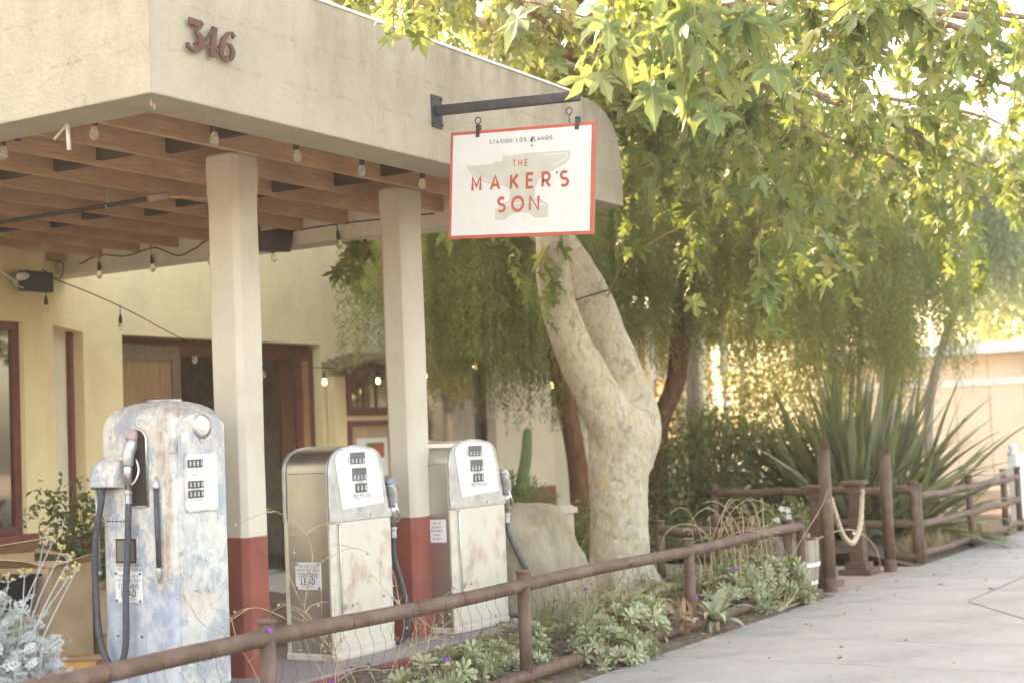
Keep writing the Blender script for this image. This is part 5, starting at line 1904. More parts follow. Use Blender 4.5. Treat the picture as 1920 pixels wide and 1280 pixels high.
# ------------------------------------------------------------ pepper trees (weeping fine foliage)
def weeping(name, label, base, trunk_pts, tr_r, tufts, mat, bark, nstr, lmin, lmax, leaf=.075, seed=3):
    q = np.random.default_rng(seed)
    t = thing(name, label, 'tree', base, group='weeping trees behind the fence')
    b0 = Vector(base)
    mb = MB()
    sp_ = smooth_path(trunk_pts, 6)
    mb.tube([p - b0 for p in sp_], lerp_list(tr_r, len(sp_)), 12)
    top = sp_[-1]
    mb.build('trunk', bark, t, True)
    bm_ = MB()
    mats = []
    wts = np.array([a[3] * a[3] * a[5] for a in tufts])
    wts = wts / wts.sum()
    for (cx, cy, cz, rx, ry, w_) in [a[:6] for a in tufts]:
        c = Vector((cx, cy, cz))
        mid = top.lerp(c, .5) + Vector((0, 0, .35))
        bm_.tube([top - b0, mid - b0, c - b0], [.05, .035, .012], 6)
    for k in range(nstr):
        if k % 14 == 0:
            ti = q.choice(len(tufts), p=wts)
            cx, cy, cz, rx, ry, w_ = tufts[ti][:6]
            low = tufts[ti][6] if len(tufts[ti]) > 6 else None
            a, rr_ = q.uniform(0, 2 * math.pi), math.sqrt(q.random())
            gx, gy = cx + rx * rr_ * math.cos(a), cy + ry * rr_ * math.sin(a)
            gz = cz + .75 * (1 - rr_ ** 2) + q.uniform(-1.0, .3)
            gl = q.uniform(.55, 1.15)
            bm_.tube([Vector((cx, cy, cz)) - b0, Vector(((cx + gx) / 2, (cy + gy) / 2, max(cz, gz) + .15)) - b0, Vector((gx, gy, gz)) - b0], [.02, .014, .006], 5)
        px_, py_ = gx + q.normal(0, .11), gy + q.normal(0, .11)
        pz = gz + q.uniform(-.12, .12)
        L = q.uniform(lmin, lmax) * gl
        if low is not None:
            L = max(.35, pz - low * q.uniform(.86, 1.3)) if q.random() < .55 else min(L * 1.5, max(.3, pz - low * q.uniform(.9, 1.35)))
        dirx, diry = math.cos(a) * .25 * rr_, math.sin(a) * .25 * rr_
        n = int(L / .027)
        sway = q.uniform(-.08, .08, 2)
        ph = q.uniform(0, 6)
        for i in range(n):
            s_ = i / n
            x = px_ + dirx * L * min(s_, .4) + sway[0] * s_ * s_ + .03 * math.sin(ph + s_ * 7)
            y = py_ + diry * L * min(s_, .4) + sway[1] * s_ * s_ + .03 * math.cos(ph + s_ * 6)
            z = pz - L * s_ + .12 * (1 - s_) * s_
            az = q.uniform(0, 2 * math.pi)
            mats.append((x - b0.x, y - b0.y, z - b0.z, math.cos(az) * .75, math.sin(az) * .75))
    bm_.build('branches', bark, t, True)
    A_ = np.array(mats)
    yd = np.concatenate([A_[:, 3:5], -.75 + q.uniform(-.3, .3, (len(A_), 1))], 1)
    mats = frames(A_[:, :3], yd, q.normal(size=(len(A_), 3)), leaf * q.uniform(.7, 1.35, len(A_)))
    lf_ = ([(0, 0, 0), (.10, .45, .02), (0, 1, 0), (-.10, .45, .02)], [(0, 1, 2), (0, 2, 3)])
    me = scatter_mesh('crown', lf_[0], lf_[1], np.array(mats))
    o = link('crown', me, mat, t)
    o['kind'] = 'stuff'
    print(name, len(mats))
    return t


weeping('pepper_tree', 'weeping pepper tree with dark reddish trunk just behind the sycamore', (10.85, 3.68, .05),
        [(10.87, 3.66, 0), (10.83, 3.68, .45), (10.76, 3.70, 1.2), (10.66, 3.77, 1.95), (10.55, 3.9, 2.9), (10.4, 4.0, 4.2)], [.2, .15, .12, .11, .1, .07],
        [(8.4, 4.0, 5.0, 1.0, .9, 1.0, 2.6), (9.4, 4.0, 5.1, 1.2, 1.0, 1.2, 2.45), (10.6, 4.2, 5.2, 1.2, 1.0, 1.2, 2.4), (7.2, 3.6, 4.7, .55, .5, .8, 2.5), (11.8, 4.0, 5.1, 1.1, 1.0, 1, 2.4), (10.9, 4.4, 4.6, .9, .6, .5, 1.8), (11.3, 4.5, 3.9, .8, .5, .4, 1.75), (9.6, 4.6, 4.2, 1.0, .5, .5, 2.0), (12.3, 4.3, 4.2, .7, .6, .5, 1.5)],
        'pepper', 'red_bark', 2500, .8, 2.0, .072, 4)
weeping('pepper_tree', 'weeping pepper tree with leaning reddish trunk above the dark shrub', (12.15, 3.35, .05),
        [(12.1, 3.40, 0), (12.13, 3.33, .7), (12.16, 3.26, 1.55), (12.25, 3.05, 2.1), (12.28, 2.96, 2.65), (12.3, 2.85, 3.3), (12.4, 2.6, 4.4)], [.22, .16, .12, .125, .13, .12, .07],
        [(12.0, 2.7, 5.0, 1.2, 1.0, 1.0, 2.6), (13.0, 1.9, 5.0, 1.2, 1.0, 1.2, 2.55), (14.7, 1.9, 4.8, 1.1, 1.0, 1.3, 1.9), (15.2, 1.1, 4.7, .9, .8, .9, 2.2), (12.8, 3.3, 5.2, 1.2, 1.0, 1, 2.6), (15.8, 1.4, 5.1, 1.1, 1.1, 1, 2.6), (14.1, 2.1, 4.2, .7, .6, 1.2, 1.45), (14.5, 1.5, 4.3, .6, .5, .9, 1.9)],
        'pepper', 'red_bark', 3100, .8, 2.2, .072, 5)
weeping('willow_tree', 'pale weeping tree with thin grey trunk behind the flax plant', (18.0, 2.1, .05),
        [(18.0, 2.1, 0), (18.05, 2.1, 1.2), (18.0, 2.05, 2.2), (18.1, 1.9, 3.4), (18.3, 1.6, 5.0)], [.14, .12, .11, .08, .04],
        [(17.2, 2.8, 5.2, 1.2, 1.1, 1.0, 3.0), (18.2, 1.8, 5.8, 1.3, 1.2, 1.0, 3.4), (18.8, .6, 5.4, 1.1, 1.0, .8, 3.4), (17.0, 1.6, 5.0, 1.0, 1.0, 1.2, 2.5)],
        'pepper_pale', 'grey_bark', 1200, .8, 2.0, .10, 6)
weeping('willow_tree', 'slender pale weeping tree with forked trunk near the peach house', (19.0, 1.75, .05),
        [(19.0, 1.75, 0), (19.0, 1.75, 1.5), (19.1, 1.5, 2.6), (19.5, .9, 4.2), (19.9, .2, 5.6)], [.11, .09, .075, .05, .03],
        [(19.8, .2, 5.6, 1.1, 1.0, 1.0, 3.6), (20.6, -.9, 5.4, 1.1, 1.0, .8, 3.7), (19.4, 1.4, 5.9, 1.1, 1.0, .8, 3.4)],
        'pepper_pale', 'grey_bark', 700, .8, 1.9, .10, 7)


# ------------------------------------------------------------ leafy trees and shrubs made of leaf clumps
def leafy(name, label, cat, base, blobs, nleaf, size, mat, bark='grey_bark', trunk_h=None, group=None, seed=1, clump=.28, w=.42):
    q = np.random.default_rng(seed)
    t = thing(name, label, cat, base, group=group)
    b0 = np.array(base)
    tb = MB()
    mats = []
    vol = np.array([b[3] * b[4] * b[5] for b in blobs]) ** .8
    vol = vol / vol.sum()
    for (cx, cy, cz, rx, ry, rz) in blobs:
        c = np.array((cx, cy, cz))
        z0 = trunk_h if trunk_h else 0
        tb.tube([(0, 0, -.05), (.03, .02, z0 * .5 + .05), (0.0, 0, max(z0, .1)), tuple((c - b0) * np.array((.5, .5, .7))), tuple(c - b0)], [.06 + z0 * .03, .05 + z0 * .022, .045 + z0 * .016, .03, .01], 6)
    for k, b in enumerate(blobs):
        n = int(nleaf * vol[k])
        ncl = max(6, int(n / 26))
        cc = []
        while len(cc) < ncl:
            p = q.normal(size=3)
            p = p / np.linalg.norm(p) * (q.random() ** .4)
            cc.append(np.array(b[:3]) + p * np.array(b[3:6]))
        for i in range(n):
            c = cc[i % ncl]
            out = unit(c - np.array(b[:3]) + q.normal(size=3) * .2)
            p = c + q.normal(size=3) * clump * np.array((1, 1, .75)) * .6
            yd = unit(out + q.normal(size=3) * .7 + np.array((0, 0, -.25)))
            mats.append(np.concatenate([p - b0, yd, out]))
    tb.build('trunk' if trunk_h else 'stems', bark, t, True)
    A_ = np.array(mats)
    mats = frames(A_[:, :3], A_[:, 3:6], A_[:, 6:9] + q.normal(size=(len(A_), 3)) * .6 + np.array((0, 0, .5)), size * q.uniform(.6, 1.3, len(A_)))
    lf_ = leaf_simple(w)
    me = scatter_mesh('crown', lf_[0], lf_[1], np.array(mats))
    o = link('crown' if trunk_h else 'foliage', me, mat, t)
    o['kind'] = 'stuff'
    return t


leafy('shrub', 'dark green dense shrub behind the return fence by the sycamore', 'shrub', (12.7, 2.5, .05),
      [(12.3, 3.1, .95, .75, .7, .75), (12.8, 2.4, .95, .8, .7, .7), (13.3, 1.8, .85, .7, .6, .65), (12.5, 2.7, 1.45, .5, .5, .4), (12.2, 2.8, .5, .6, .6, .5), (12.9, 2.1, .4, .7, .6, .45)], 11000, .085, 'hedge', seed=2)
leafy('shrub', 'small dark shrub by the red dado behind the old pump', 'shrub', (3.62, 4.42, .05),
      [(3.60, 4.42, .72, .30, .25, .42), (3.53, 4.48, 1.05, .16, .16, .16), (3.72, 4.3, .5, .28, .25, .35)], 2000, .075, 'hedge', seed=3, clump=.2)
leafy('shrub', 'low green shrub at the foot of the red bark tree', 'shrub', (11.4, 3.0, .05),
      [(11.5, 2.9, .3, .4, .4, .25), (11.0, 3.2, .25, .3, .3, .22)], 900, .07, 'herb', seed=4, clump=.16)
leafy('golden_shrub', 'bright yellow sunlit shrub behind the porch posts', 'shrub', (22.5, 7.0, 0),
      [(22.3, 7.6, 1.7, 1.0, 1.0, 1.3), (23.0, 6.4, 1.9, 1.1, 1.0, 1.4), (23.4, 5.4, 1.7, 1.0, 1.0, 1.2)], 5200, .13, 'gold', seed=5, clump=.35)
leafy('golden_tree', 'yellow sunlit tree at the picture edge beyond the flax plant', 'tree', (24.6, -1.6, 0),
      [(24.2, -.9, 4.4, 1.1, 1.1, 1.0), (24.6, -1.7, 3.9, 1.4, 1.2, 1.2), (24.0, -1.7, 5.2, 1.4, 1.3, 1.0), (24.8, -1.4, 3.0, 1.0, .9, .7), (24.2, -.8, 3.3, .7, .7, .5)], 6500, .13, 'gold', trunk_h=2.2, seed=6, clump=.35)
fart = [((33, 12, 0), 8.5, 3.2, 'leaf', 'tall green tree far behind the porch house'), ((39, 6, 0), 7.5, 3.0, 'pepper', 'round grey green tree beyond the peach house'), ((26, 14, 0), 8.5, 3.0, 'leaf', 'green tree rising behind the station roof'), ((46, 16, 0), 9, 3.6, 'hedge', 'distant dark tree on the skyline'), ((20.0, 14.0, 0), 12.5, 3.6, 'gold', 'yellow green tree showing above the canopy edge'), ((24.0, 12.5, 0), 12.8, 3.8, 'leaf', 'tall bright green tree behind the sycamore limbs'), ((14.0, 13.5, 0), 10.8, 2.8, 'leaf', 'bright green tree peeping over the canopy parapet'),
        ((18.5, 5.6, 0), 8.5, 2.6, 'leaf', 'full green tree behind the weeping pepper trees'),
        ((36, -3, 0), 7.0, 2.8, 'leaf', 'green street tree beyond the white fence'), ((52, 4, 0), 8, 3.4, 'hedge', 'far green tree down the street')]
for k, (b, h, r_, mt, lb) in enumerate(fart):
    bl = [(b[0] + R.uniform(-1, 1) * r_ * .5, b[1] + R.uniform(-1, 1) * r_ * .5, h * R.uniform(.55, .92), r_ * R.uniform(.45, .7), r_ * R.uniform(.45, .7), r_ * R.uniform(.35, .55)) for _ in range(7)]
    leafy('distant_tree', lb, 'tree', b, bl, 4200, .24, mt, trunk_h=h * .4, group='trees beyond the garden', seed=20 + k, clump=.6)

# ------------------------------------------------------------ flax plant
fx = (13.2, 1.05, .02)
ft = thing('flax_plant', 'big clump of long sword shaped flax leaves behind the pipe fence', 'plant', fx)
fmes = [tri_mesh('leaf', leaf_blade(b_, 9, .021), 'flax') for b_ in (.15, .3, .5, .8, 1.2)]
q = np.random.default_rng(9)
for k in range(298):
    az = q.uniform(0, 2 * math.pi)
    lean = abs(q.normal(0, .85)) + .05
    lean = min(lean, 1.45)
    fan = rad(-10) + math.pi * (k % 2)
    az = az if k % 3 else fan + q.normal(0, .5)
    d_ = np.array((math.cos(az) * math.sin(lean), math.sin(az) * math.sin(lean), math.cos(lean)))
    base_ = np.array(fx) + np.array((math.cos(az), math.sin(az), 0)) * q.uniform(0, .42) + np.array((q.normal(0, .16), q.normal(0, .16), 0))
    up_ = np.array((-math.cos(az) * math.cos(lean), -math.sin(az) * math.cos(lean), math.sin(lean))) + q.normal(size=3) * .35
    L = q.uniform(1.6, 2.55) * (1 - .14 * lean)
    mi = min(4, int(q.uniform(0, 2.2) + lean * 2.2))
    place('leaf', fmes[mi], frame(base_, d_, up_, L), ft, fx)
for mi in range(5):
    bl_ = leaf_blade((.15, .3, .5, .8, 1.2)[mi], 9, .019)
    mm = []
    for k in range(80):
        az, lean = q.uniform(0, 2 * math.pi), min(1.4, .2 + .25 * mi + abs(q.normal(0, .3)))
        d_ = np.array((math.cos(az) * math.sin(lean), math.sin(az) * math.sin(lean), math.cos(lean)))
        up_ = np.array((-math.cos(az) * math.cos(lean), -math.sin(az) * math.cos(lean), math.sin(lean))) + q.normal(size=3) * .35
        mm.append(frame(np.array((q.normal(0, .3), q.normal(0, .3), 0)), d_, up_, q.uniform(1.3, 2.1)))
    o = link('inner_leaves', scatter_mesh('inner_leaves', bl_[0], bl_[1], np.array(mm)), 'flax', ft)
    o['kind'] = 'stuff'

# ------------------------------------------------------------ succulents
def rosette():
    vs, fs = [], []
    for ring, (n, tilt, ln_, w) in enumerate(((8, 18, 1.0, .30), (5, 48, .72, .27))):
        for k in range(n):
            a = 2 * math.pi * (k + .5 * ring) / n + .15 * (k % 2)
            ca, sa = math.cos(a), math.sin(a)
            e = rad(tilt)

            def P(y, x, z):
                yy, zz = y * math.cos(e) - z * math.sin(e), y * math.sin(e) + z * math.cos(e)
                return (yy * ca - x * sa, yy * sa + x * ca, zz)
            b = len(vs)
            vs += [P(.02, 0, 0), P(.55 * ln_, w * .42, .05), P(.82 * ln_, w * .5, .05), P(ln_, 0, .02), P(.82 * ln_, -w * .5, .05), P(.55 * ln_, -w * .42, .05), P(.7 * ln_, 0, -.02)]
            fs += [(b, b + 1, b + 6), (b + 1, b + 2, b + 6), (b + 2, b + 3, b + 6), (b + 3, b + 4, b + 6), (b + 4, b + 5, b + 6), (b + 5, b, b + 6)]
    return vs, fs


ros = tri_mesh('rosette', rosette(), 'succ')


def clump(label, loc, blobs, n, s=.07, seed=1):
    q = np.random.default_rng(seed)
    t = thing('succulent_clump', label, 'succulent', loc, group='grey green succulents along the fence')
    st_b = MB()
    l0 = np.array(loc)
    w = np.array([b[3] * b[4] for b in blobs])
    w = w / w.sum()
    for k in range(n):
        b = blobs[q.choice(len(blobs), p=w)]
        v = unit(q.normal(size=3))
        v[2] = abs(v[2])
        rr_ = q.uniform(.72, 1.05)
        p = np.array(b[:3]) + v * np.array(b[3:6]) * rr_
        nrm = unit(v + q.normal(size=3) * .35 + np.array((0, 0, .25)))
        m = frame(p, np.cross(nrm, q.normal(size=3)), nrm, s * q.uniform(.55, 1.25))
        place('rosette', ros, m, t, loc)
        if k % 2 == 0:
            c = np.array(b[:3]) - np.array((0, 0, .02))
            st_b.tube([Vector(c - l0), Vector((c * .4 + p * .6) - l0 + q.normal(size=3) * .02), Vector(p - l0)], [.007, .006, .004], 4, False)
    st_b.build('stems', 'straw', t)
    return t


clump('grey green succulent mound spilling over the lower rail onto the sidewalk', (4.15, -.2, .0), [(4.25, -.12, .10, .50, .30, .27), (3.85, -.25, .06, .35, .22, .18), (4.75, .05, .12, .4, .28, .22), (4.0, -.36, .0, .45, .14, .12)], 260, .078, 31)
clump('big succulent mound under the arching stalks beside the barrel', (6.8, -.1, .0), [(6.75, -.05, .16, .50, .33, .32), (7.2, -.15, .12, .35, .3, .28), (6.35, .0, .12, .4, .3, .24), (6.9, -.33, .02, .5, .13, .14), (7.3, -.33, .0, .25, .12, .14)], 290, .078, 32)
clump('low succulents at the bottom edge behind the near fence rail', (2.45, .1, .0), [(2.35, .05, .08, .42, .26, .20), (2.75, .2, .08, .3, .25, .16), (1.95, -.02, .03, .3, .2, .15)], 130, .08, 33)
clump('thin succulents by the fence post near the hose', (3.3, .1, .0), [(3.25, .12, .05, .35, .28, .16), (3.55, .3, .08, .3, .28, .2)], 90, .07, 34)

# feathery herb between the fence and the boulder
leafy('herb_patch', 'feathery green weeds at the boulder foot near the hose', 'plant', (4.4, .35, .05), [(4.3, .3, .22, .35, .25, .2), (4.7, .45, .2, .35, .25, .16), (3.9, .35, .2, .25, .2, .2)], 900, .05, 'herb', 'straw', seed=8, clump=.12, w=.25)
leafy('herb_patch', 'green weeds at the sycamore root beside the fence', 'plant', (6.5, .55, .1), [(6.3, .5, .2, .35, .22, .14), (6.9, .45, .22, .35, .22, .16), (5.7, .55, .18, .3, .25, .14)], 900, .06, 'herb', 'straw', seed=9, clump=.12, w=.25)

# aloe
def aloe(label, loc, n, L, seed, rise=.5):
    q = np.random.default_rng(seed)
    t = thing('aloe_plant', label, 'aloe', loc, group='aloes in the bed')
    ms = [tri_mesh('leaf', leaf_blade(b_, 8, .085, .45), 'aloe') for b_ in (.7, 1.3, 1.9)]
    for k in range(n):
        az = k * 2.4 + q.uniform(-.2, .2)
        lean = q.uniform(.2, 1.2) + .35 * (k < n / 2)
        d_ = np.array((math.cos(az) * math.sin(lean), math.sin(az) * math.sin(lean), math.cos(lean)))
        up_ = np.array((-math.cos(az) * math.cos(lean), -math.sin(az) * math.cos(lean), math.sin(lean)))
        place('leaf', ms[int(q.integers(0, 3))], frame(np.array(loc) + np.array((0, 0, rise)), d_, up_, L * q.uniform(.7, 1.15)), t, loc)
    MB().tube([(0, 0, -.05), (.02, .01, rise * .5), (0, 0, rise + .02)], [.03, .028, .03], 8).build('stem', 'dry_leaf', t, True)
    return t


aloe('pale aloe with drooping leaves leaning over the sidewalk edge', (5.55, -.30, .02), 20, .34, 41, .04)
aloe('smaller aloe among the dry leaves by the third fence post', (5.0, -.02, .06), 11, .28, 42, .12)

# dry tangle by the post
dm = []
q = np.random.default_rng(12)
for k in range(60):
    p = np.array((5.05 + q.normal(0, .28), -.12 + q.normal(0, .16), .10 + abs(q.normal(0, .08))))
    dm.append(frame(p - np.array((5.0, -.1, 0)), q.normal(size=3), q.normal(size=3), q.uniform(.06, .2)))
lf_ = leaf_simple(.3, .2)
dt = thing('dry_leaf_heap', 'heap of curled dry leaves around the third fence post', 'dry leaves', (5.0, -.1, 0))
o = link('dry_leaves', scatter_mesh('dry_leaves', lf_[0], lf_[1], np.array(dm)), 'dry_leaf', dt)
o['kind'] = 'stuff'
# leaf litter over bed and sidewalk edge
lm = []
for k in range(900):
    x, y = q.uniform(2.2, 8), q.uniform(-.45, .9)
    lm.append(frame((x, y, bedh(x, y) + .012), np.append(q.normal(size=2), .05), (q.normal() * .3, q.normal() * .3, 1), q.uniform(.02, .06)))
for k in range(70):
    x, y = q.uniform(3, 16), -.45 - abs(q.normal(0, .5))
    lm.append(frame((x, y, .006), np.append(q.normal(size=2), .02), (q.normal() * .15, q.normal() * .15, 1), q.uniform(.02, .05)))
for k in range(26):
    x, y = q.uniform(3, 14), q.uniform(-4, -.8)
    lm.append(frame((x, y, .008), np.append(q.normal(size=2), .02), (q.normal() * .15, q.normal() * .15, 1), q.uniform(.03, .07)))
o = link('leaf_litter', scatter_mesh('leaf_litter', lf_[0], lf_[1], np.array(lm)), 'dry_leaf')
o['kind'] = 'stuff'
tag(o, 'scattered small dry leaves on the soil and sidewalk', 'leaf litter')


# ------------------------------------------------------------ thin flowering stalks
petal_vf = leaf_simple(.75, .12)


def flower_obj(parent, p, nrm, s, mat, loc):
    mm = []
    for k in range(5):
        a = 2 * math.pi * k / 5
        b = unit(np.cross(nrm, (0, 0, 1)) + 1e-3)
        c = np.cross(nrm, b)
        mm.append(frame(np.array(p) - np.array(loc), b * math.cos(a) + c * math.sin(a) + np.array(nrm) * .2, nrm, s))
    o = link('flower', scatter_mesh('flower', petal_vf[0], petal_vf[1], np.array(mm)), mat, parent)
    return o


def stalks(label, loc, arcs, mat='straw', r=.0035, buds=0, seed=1, flowers=(), fmat='purple'):
    q = np.random.default_rng(seed)
    t = thing('wildflower', label, 'wildflower', loc, group='wiry wildflower stalks')
    l0 = Vector(loc)
    mb = MB()
    bd_ = MB()
    for pts in arcs:
        sp_ = [p - l0 for p in smooth_path(pts, 7)]
        mb.tube(sp_, lerp_list([r * 1.3, r, r * .6], len(sp_)), 5, False)
        for k in range(buds):
            i = int(q.uniform(.55, 1) * (len(sp_) - 1))
            p = sp_[i] + Vector(q.normal(size=3)) * .015
            bd_.sphere(p, q.uniform(.004, .009), 6, 4)
            bd_.tube([sp_[i], p], .0012, 3, False)
    mb.build('stalk', mat, t, True)
    if buds:
        o = bd_.build('buds', 'succ', t, True)
        o['kind'] = 'stuff'
    for p in flowers:
        flower_obj(t, p, unit(np.array((-.6, -.6, .4)) + q.normal(size=3) * .3), .022, fmat, loc)
    return t


def rand_arcs(n, x, y, z, dx, dy, hmin, hmax, reach, seed, bend=1.0):
    """round arching stalks"""
    q = np.random.default_rng(seed)
    out = []
    for k in range(n):
        bx, by = x + q.uniform(-dx, dx), y + q.uniform(-dy, dy)
        a = q.choice((0, math.pi)) + q.normal(0, .7)
        h, rc_ = q.uniform(hmin, hmax), q.uniform(.55, 1) * reach
        sweep = q.uniform(.55, .92) * math.pi
        pts = []
        for i in range(7):
            th = sweep * i / 6
            r_ = (1 - math.cos(th)) * .5 * rc_
            pts.append((bx + math.cos(a) * r_ + q.normal(0, .008), by + math.sin(a) * r_ + q.normal(0, .008), z + h * math.sin(min(th, 2.6)) ** .8 if th < math.pi else z))
        out.append(pts)
    return out


def wiry(n, x, y, z, dx, dy, L, seed, branch=2):
    """thin wandering stems that fork"""
    q = np.random.default_rng(seed)
    out = []

    def walk(p, d, l_, lev):
        pts = [tuple(p)]
        m = 7
        for i in range(m):
            d = unit(d + q.normal(size=3) * np.array((.16, .16, .10)) + np.array((0, 0, -.02 * i)))
            p = p + d * l_ / m
            pts.append(tuple(p))
            if lev < branch and i > 1 and q.random() < .30:
                walk(p.copy(), unit(d + q.normal(size=3) * .55), l_ * .5, lev + 1)
        out.append(pts)
    for k in range(n):
        a = q.uniform(0, 6.28)
        walk(np.array((x + q.uniform(-dx, dx), y + q.uniform(-dy, dy), z)), unit((math.cos(a) * .45, math.sin(a) * .3, 1)), L * q.uniform(.6, 1.1), 0)
    return out


stalks('tangle of arching straw coloured flower stalks above the succulent mound', (6.6, -.1, .1), rand_arcs(30, 6.6, -.05, .25, .5, .18, .35, .72, .75, 51), r=.0038, buds=1, seed=2, flowers=[(6.1, -.25, .40), (6.33, -.25, .66), (6.9, -.2, .62)])
stalks('thin wiry weeds with dark seed heads before the old pump', (1.0, -.1, .05), wiry(8, 1.15, -.05, .08, .5, .1, .9, 52), r=.0019, buds=1, seed=3, flowers=[(.40, -.28, .672), (.86, -.28, .35)])
stalks('thin wiry weeds leaning over the rail before the steel pump', (2.2, .0, .05), wiry(4, 2.1, .0, .05, .4, .12, .6, 53), r=.0019, buds=1, seed=4, flowers=[(2.0, -.2, .3)])
stalks('dry wiry stems with purple flowers before the boulder', (4.3, .1, .05), wiry(10, 4.35, .1, .1, .5, .2, .5, 54, 1), r=.0028, buds=1, seed=5, flowers=[(3.59, -.25, .515), (5.26, -.28, .28)])
stalks('long pinkish stalk crossing the gateway beside the barrel', (7.3, -.2, .2), [[(7.2, -.2, .25), (7.6, -.28, .55), (7.95, -.33, .78), (8.1, -.36, .95)], [(7.5, -.1, .35), (8.2, -.3, .52), (8.6, -.42, .52), (8.9, -.5, .35), (9.0, -.52, .12)]], r=.005, buds=1, seed=6, flowers=[(8.55, -.42, .5)], fmat='petal')
# petunias in the pot behind the gate post
pt = leafy('petunia_plant', 'pale petunias with small green leaves beside the gate post', 'flower', (8.45, .35, .35), [(8.45, .35, .62, .16, .16, .16), (8.6, .3, .5, .12, .14, .12)], 420, .045, 'herb', 'straw', seed=10, clump=.09, w=.5)
for p in ((8.40, .22, .74), (8.46, .18, .66), (8.5, .2, .72), (8.36, .26, .64), (8.55, .2, .60)):
    flower_obj(pt, p, unit((-.7, -.6, .3)), .04, 'petal', (8.45, .35, .35))
leafy('potted_plant', 'yellow green plant in the small gateway barrel', 'plant', (10.15, .75, .33), [(10.15, .75, .52, .2, .2, .16)], 500, .05, 'herb', 'straw', seed=14, clump=.1, w=.5)
fp = thing('flower_pot', 'dark pot carrying the petunias beside the gate post', 'pot', (8.5, .32, 0))
MB().lathe([(.10, 0), (.13, .05), (.16, .36), (.175, .38), (.175, .42), (.15, .42), (.14, .38)], 18).build('pot_body', 'pipe', fp, True)

# cactus and spurge in the trough
cc_ = thing('column_cactus', 'single tall green column cactus in the trough against the white wall', 'cactus', (7.84, 2.75, .78))
n = 11
path = smooth_path([(0, .0, -.03), (.0, .01, .15), (.01, -.02, .35), (.02, -.06, .55), (.02, -.085, .78), (.02, -.09, .83)], 6)
rs = lerp_list([.05, .055, .055, .05, .04, .012], len(path))
mb = MB()
o0 = []
for k in range(len(path)):
    o0.append([(path[k].x + rs[k] * (1 + .14 * (1 if j % 2 else -1)) * math.cos(2 * math.pi * j / 20), path[k].y + rs[k] * (1 + .14 * (1 if j % 2 else -1)) * math.sin(2 * math.pi * j / 20), path[k].z) for j in range(20)])
loft(o0).build('column', 'cactus', cc_, True)
q = np.random.default_rng(44)
sg_ = thing('spurge_plant', 'spiky bright green spurge filling the trough below the cactus', 'plant', (7.85, 2.75, .78))
mm = []
stb = MB()
for k in range(34):
    bx, by = q.uniform(-.25, .25), q.uniform(-.38, .38)
    h = q.uniform(.12, .42)
    stb.tube([(bx, by, 0), (bx + q.normal(0, .03), by + q.normal(0, .03), h)], .006, 4, False)
    for i in range(26):
        z = h * (.15 + .85 * i / 26)
        a = i * 2.4
        mm.append(frame((bx, by, z), (math.cos(a), math.sin(a), .7), (0, 0, 1), q.uniform(.07, .11)))
stb.build('stems', 'herb', sg_)
lf2 = leaf_simple(.16, .05)
o = link('leaves', scatter_mesh('leaves', lf2[0], lf2[1], np.array(mm)), 'herb', sg_)
o['kind'] = 'stuff'
leafy('fern_clump', 'green leafy clump on the ground right of the trough', 'plant', (8.4, 2.5, .05), [(8.4, 2.45, .35, .25, .25, .3), (8.5, 2.3, .6, .2, .2, .2)], 700, .08, 'herb', 'straw', seed=15, clump=.14, w=.25)

# tufts of dry grass at the far fence foot
q = np.random.default_rng(71)
for k, (x, y, lb) in enumerate(((11.5, -.1, 'pale tuft of dry grass nearest the far gate post'), (12.2, -.2, 'round straw coloured grass tuft under the flax fence'), (12.9, -.25, 'pale dry grass tuft midway along the flax fence'), (13.6, -.3, 'low straw grass tuft near the far fence posts'), (9.9, .55, 'dry grass tuft inside the gateway'))):
    mm = []
    for i in range(160):
        a = q.uniform(0, 6.28)
        l_ = abs(q.normal(0, .6))
        mm.append(frame((q.normal(0, .07), q.normal(0, .07), .0), (math.cos(a) * l_, math.sin(a) * l_, 1), q.normal(size=3), q.uniform(.12, .26)))
    o = link('grass_tuft', scatter_mesh('grass_tuft', [(-.02, 0, 0), (.02, 0, 0), (.012, .6, .05), (0, 1, .14), (-.012, .6, .05)], [(0, 1, 2), (0, 2, 4), (4, 2, 3)], np.array(mm)), 'straw')
    o.location = (x, y, .06)
    tag(o, lb, 'grass', 'dry grass tufts')

# ------------------------------------------------------------ dusty miller in the foreground
DM = (-.52, .50, .0)
dmr = thing('dusty_miller', 'silvery white dusty miller with yellow flower heads at the picture corner', 'plant', DM)


